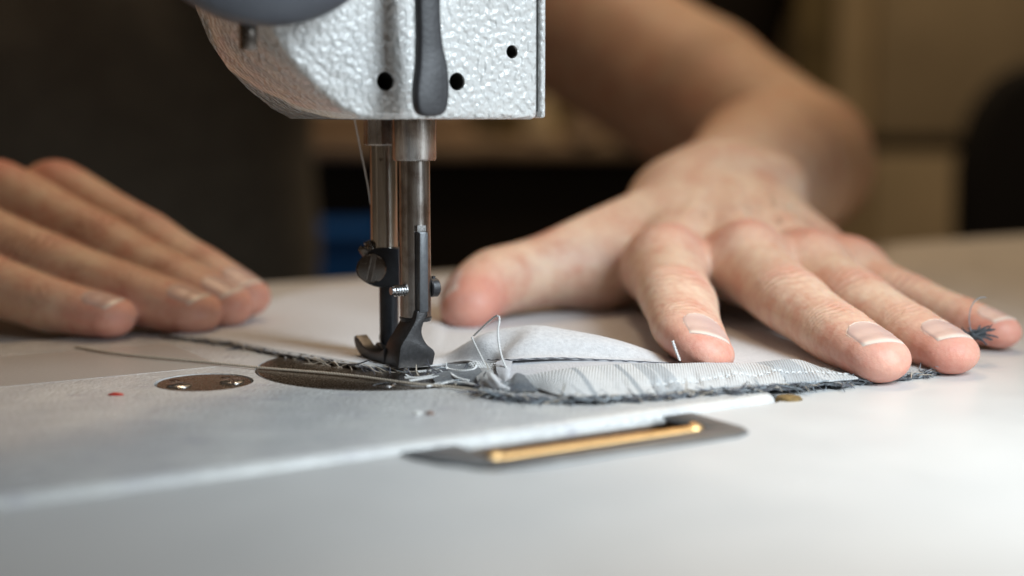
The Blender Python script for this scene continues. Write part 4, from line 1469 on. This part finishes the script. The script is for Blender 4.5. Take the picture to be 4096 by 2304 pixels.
# dark hanging coats top centre right
ct = empty('coat', (330, 2150, 60))
tag(ct, 'dark coat hanging between the arm and the cupboard', 'coat')
v, f = lathe([(20, 0), (95, 40), (120, 200), (135, 420), (90, 520), (20, 560)], (345, 2200, 130), (0.05, 0, 1), 24)
v = [np.array([345 + (p[0] - 345) * 1.35, 2200 + (p[1] - 2200) * 0.6, p[2]]) + np.array([8 * math.sin(p[2] * 0.03), 0, 0]) for p in v]
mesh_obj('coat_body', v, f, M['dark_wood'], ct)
v, f = tube(catmull([(250, 2150, 620), (215, 2140, 480), (225, 2130, 330), (250, 2130, 215)], 6), 45, 12)
mesh_obj('sleeve', v, f, M['olive'], ct)

# black chair at the right edge
ch = empty('chair', (830, 1500, -755))
tag(ch, 'black padded chair at the right edge of the picture', 'chair')
bk = [tuple(p[:2]) for p in catmull([(-230, -60, 0), (-228, 20, 0), (-205, 90, 0), (-150, 135, 0), (0, 152, 0), (150, 135, 0), (205, 90, 0), (228, 20, 0), (230, -60, 0), (220, -330, 0), (160, -380, 0), (-160, -380, 0), (-220, -330, 0)], 4)]
v, f = prism(bk, (832, 1560, 0), WX, EZ, WY, -35, 35)
mesh_obj('backrest', v, f, M['chair_black'], ch, bevel=18, seg=3)
wbox('seat', 600, 1060, 1300, 1600, -330, -255, M['chair_black'], ch, 25)
wbox('back_support', 797, 867, 1590, 1625, -420, -100, M['chair_black'], ch, 8)
v, f = lathe([(30, -700), (30, -330)], (832, 1390, 0), EZ, 20)
mesh_obj('gas_column', v, f, M['chair_black'], ch)
for k in range(5):
    a = k * 2 * math.pi / 5
    v, f = tube([(832, 1390, -690), (832 + 260 * math.cos(a), 1390 + 260 * math.sin(a), -735)], [26, 18], 10)
    mesh_obj('base_leg', v, f, M['chair_black'], ch)

# low workbench behind the needle, dark underneath, with cloth on it
wb = empty('workbench', (-40, 1850, -755))
tag(wb, 'brown topped workbench in shadow behind the needle bar', 'workbench')
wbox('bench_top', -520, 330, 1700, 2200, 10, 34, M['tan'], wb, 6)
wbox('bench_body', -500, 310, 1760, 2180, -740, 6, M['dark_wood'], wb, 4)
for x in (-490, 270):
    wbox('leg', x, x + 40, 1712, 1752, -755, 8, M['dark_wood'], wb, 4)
cl = empty('folded_cloth', (-160, 1800, 36))
tag(cl, 'pile of folded tan cloth on the workbench behind the needle bar', 'cloth pile')
for k, (x0, x1) in enumerate(((-400, -60), (-390, -75))):
    wbox('fold', x0, x1, 1740, 2000, 36 + k * 24, 58 + k * 24, M['tan'], cl, 9)
cl2 = empty('folded_cloth', (120, 1800, 36))
tag(cl2, 'pile of folded olive cloth on the workbench left of the forearm', 'cloth pile')
for k, (x0, x1) in enumerate(((-30, 290), (0, 270))):
    wbox('fold', x0, x1, 1790, 2050, 36 + k * 24, 58 + k * 24, M['olive'], cl2, 9)
# blue bin in front of it
v, f = prism([(-105, 0), (-118, 170), (118, 170), (105, 0)], (-300, 0, -258), WX, EZ, WY, 1480, 1660)
bn = empty('bin', (-300, 1570, -260))
tag(bn, 'blue plastic bin behind the needle clamp', 'bin')
mesh_obj('bin_body', v, f, M['blue'], bn, bevel=8, seg=3)
wbox('bin_rim', -423, -177, 1470, 1670, -90, -78, M['blue'], bn, 5)
st = empty('stool', (-300, 1570, -755))
tag(st, 'dark stool under the blue bin', 'stool')
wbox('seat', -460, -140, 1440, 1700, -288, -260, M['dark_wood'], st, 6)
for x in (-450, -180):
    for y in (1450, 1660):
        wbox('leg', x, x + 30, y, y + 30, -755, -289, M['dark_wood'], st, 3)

# thread cones standing on the bench
for i, (x, mt, lb) in enumerate(((40, 'beige', 'pale thread cone on the workbench, nearest the needle bar'), (105, 'tan', 'tan thread cone in the middle of the three on the workbench'), (175, 'olive', 'olive thread cone on the workbench, nearest the forearm'))):
    v, f = lathe([(26, 0), (28, 3), (27, 8), (15, 60), (13, 64), (0.1, 64)], (x, 1725 - 6 * i, 36), EZ, 28)
    e = empty('thread_cone', (x, 1725 - 6 * i, 36))
    tag(e, lb, 'thread cone', 'thread cones on the workbench')
    mesh_obj('yarn', v, f, M[mt], e)
    v, f = lathe([(9, 62), (9, 74), (0.1, 74)], (x, 1725 - 6 * i, 36), EZ, 20)
    mesh_obj('cone_tip', v, f, M['dark_wood'], e)
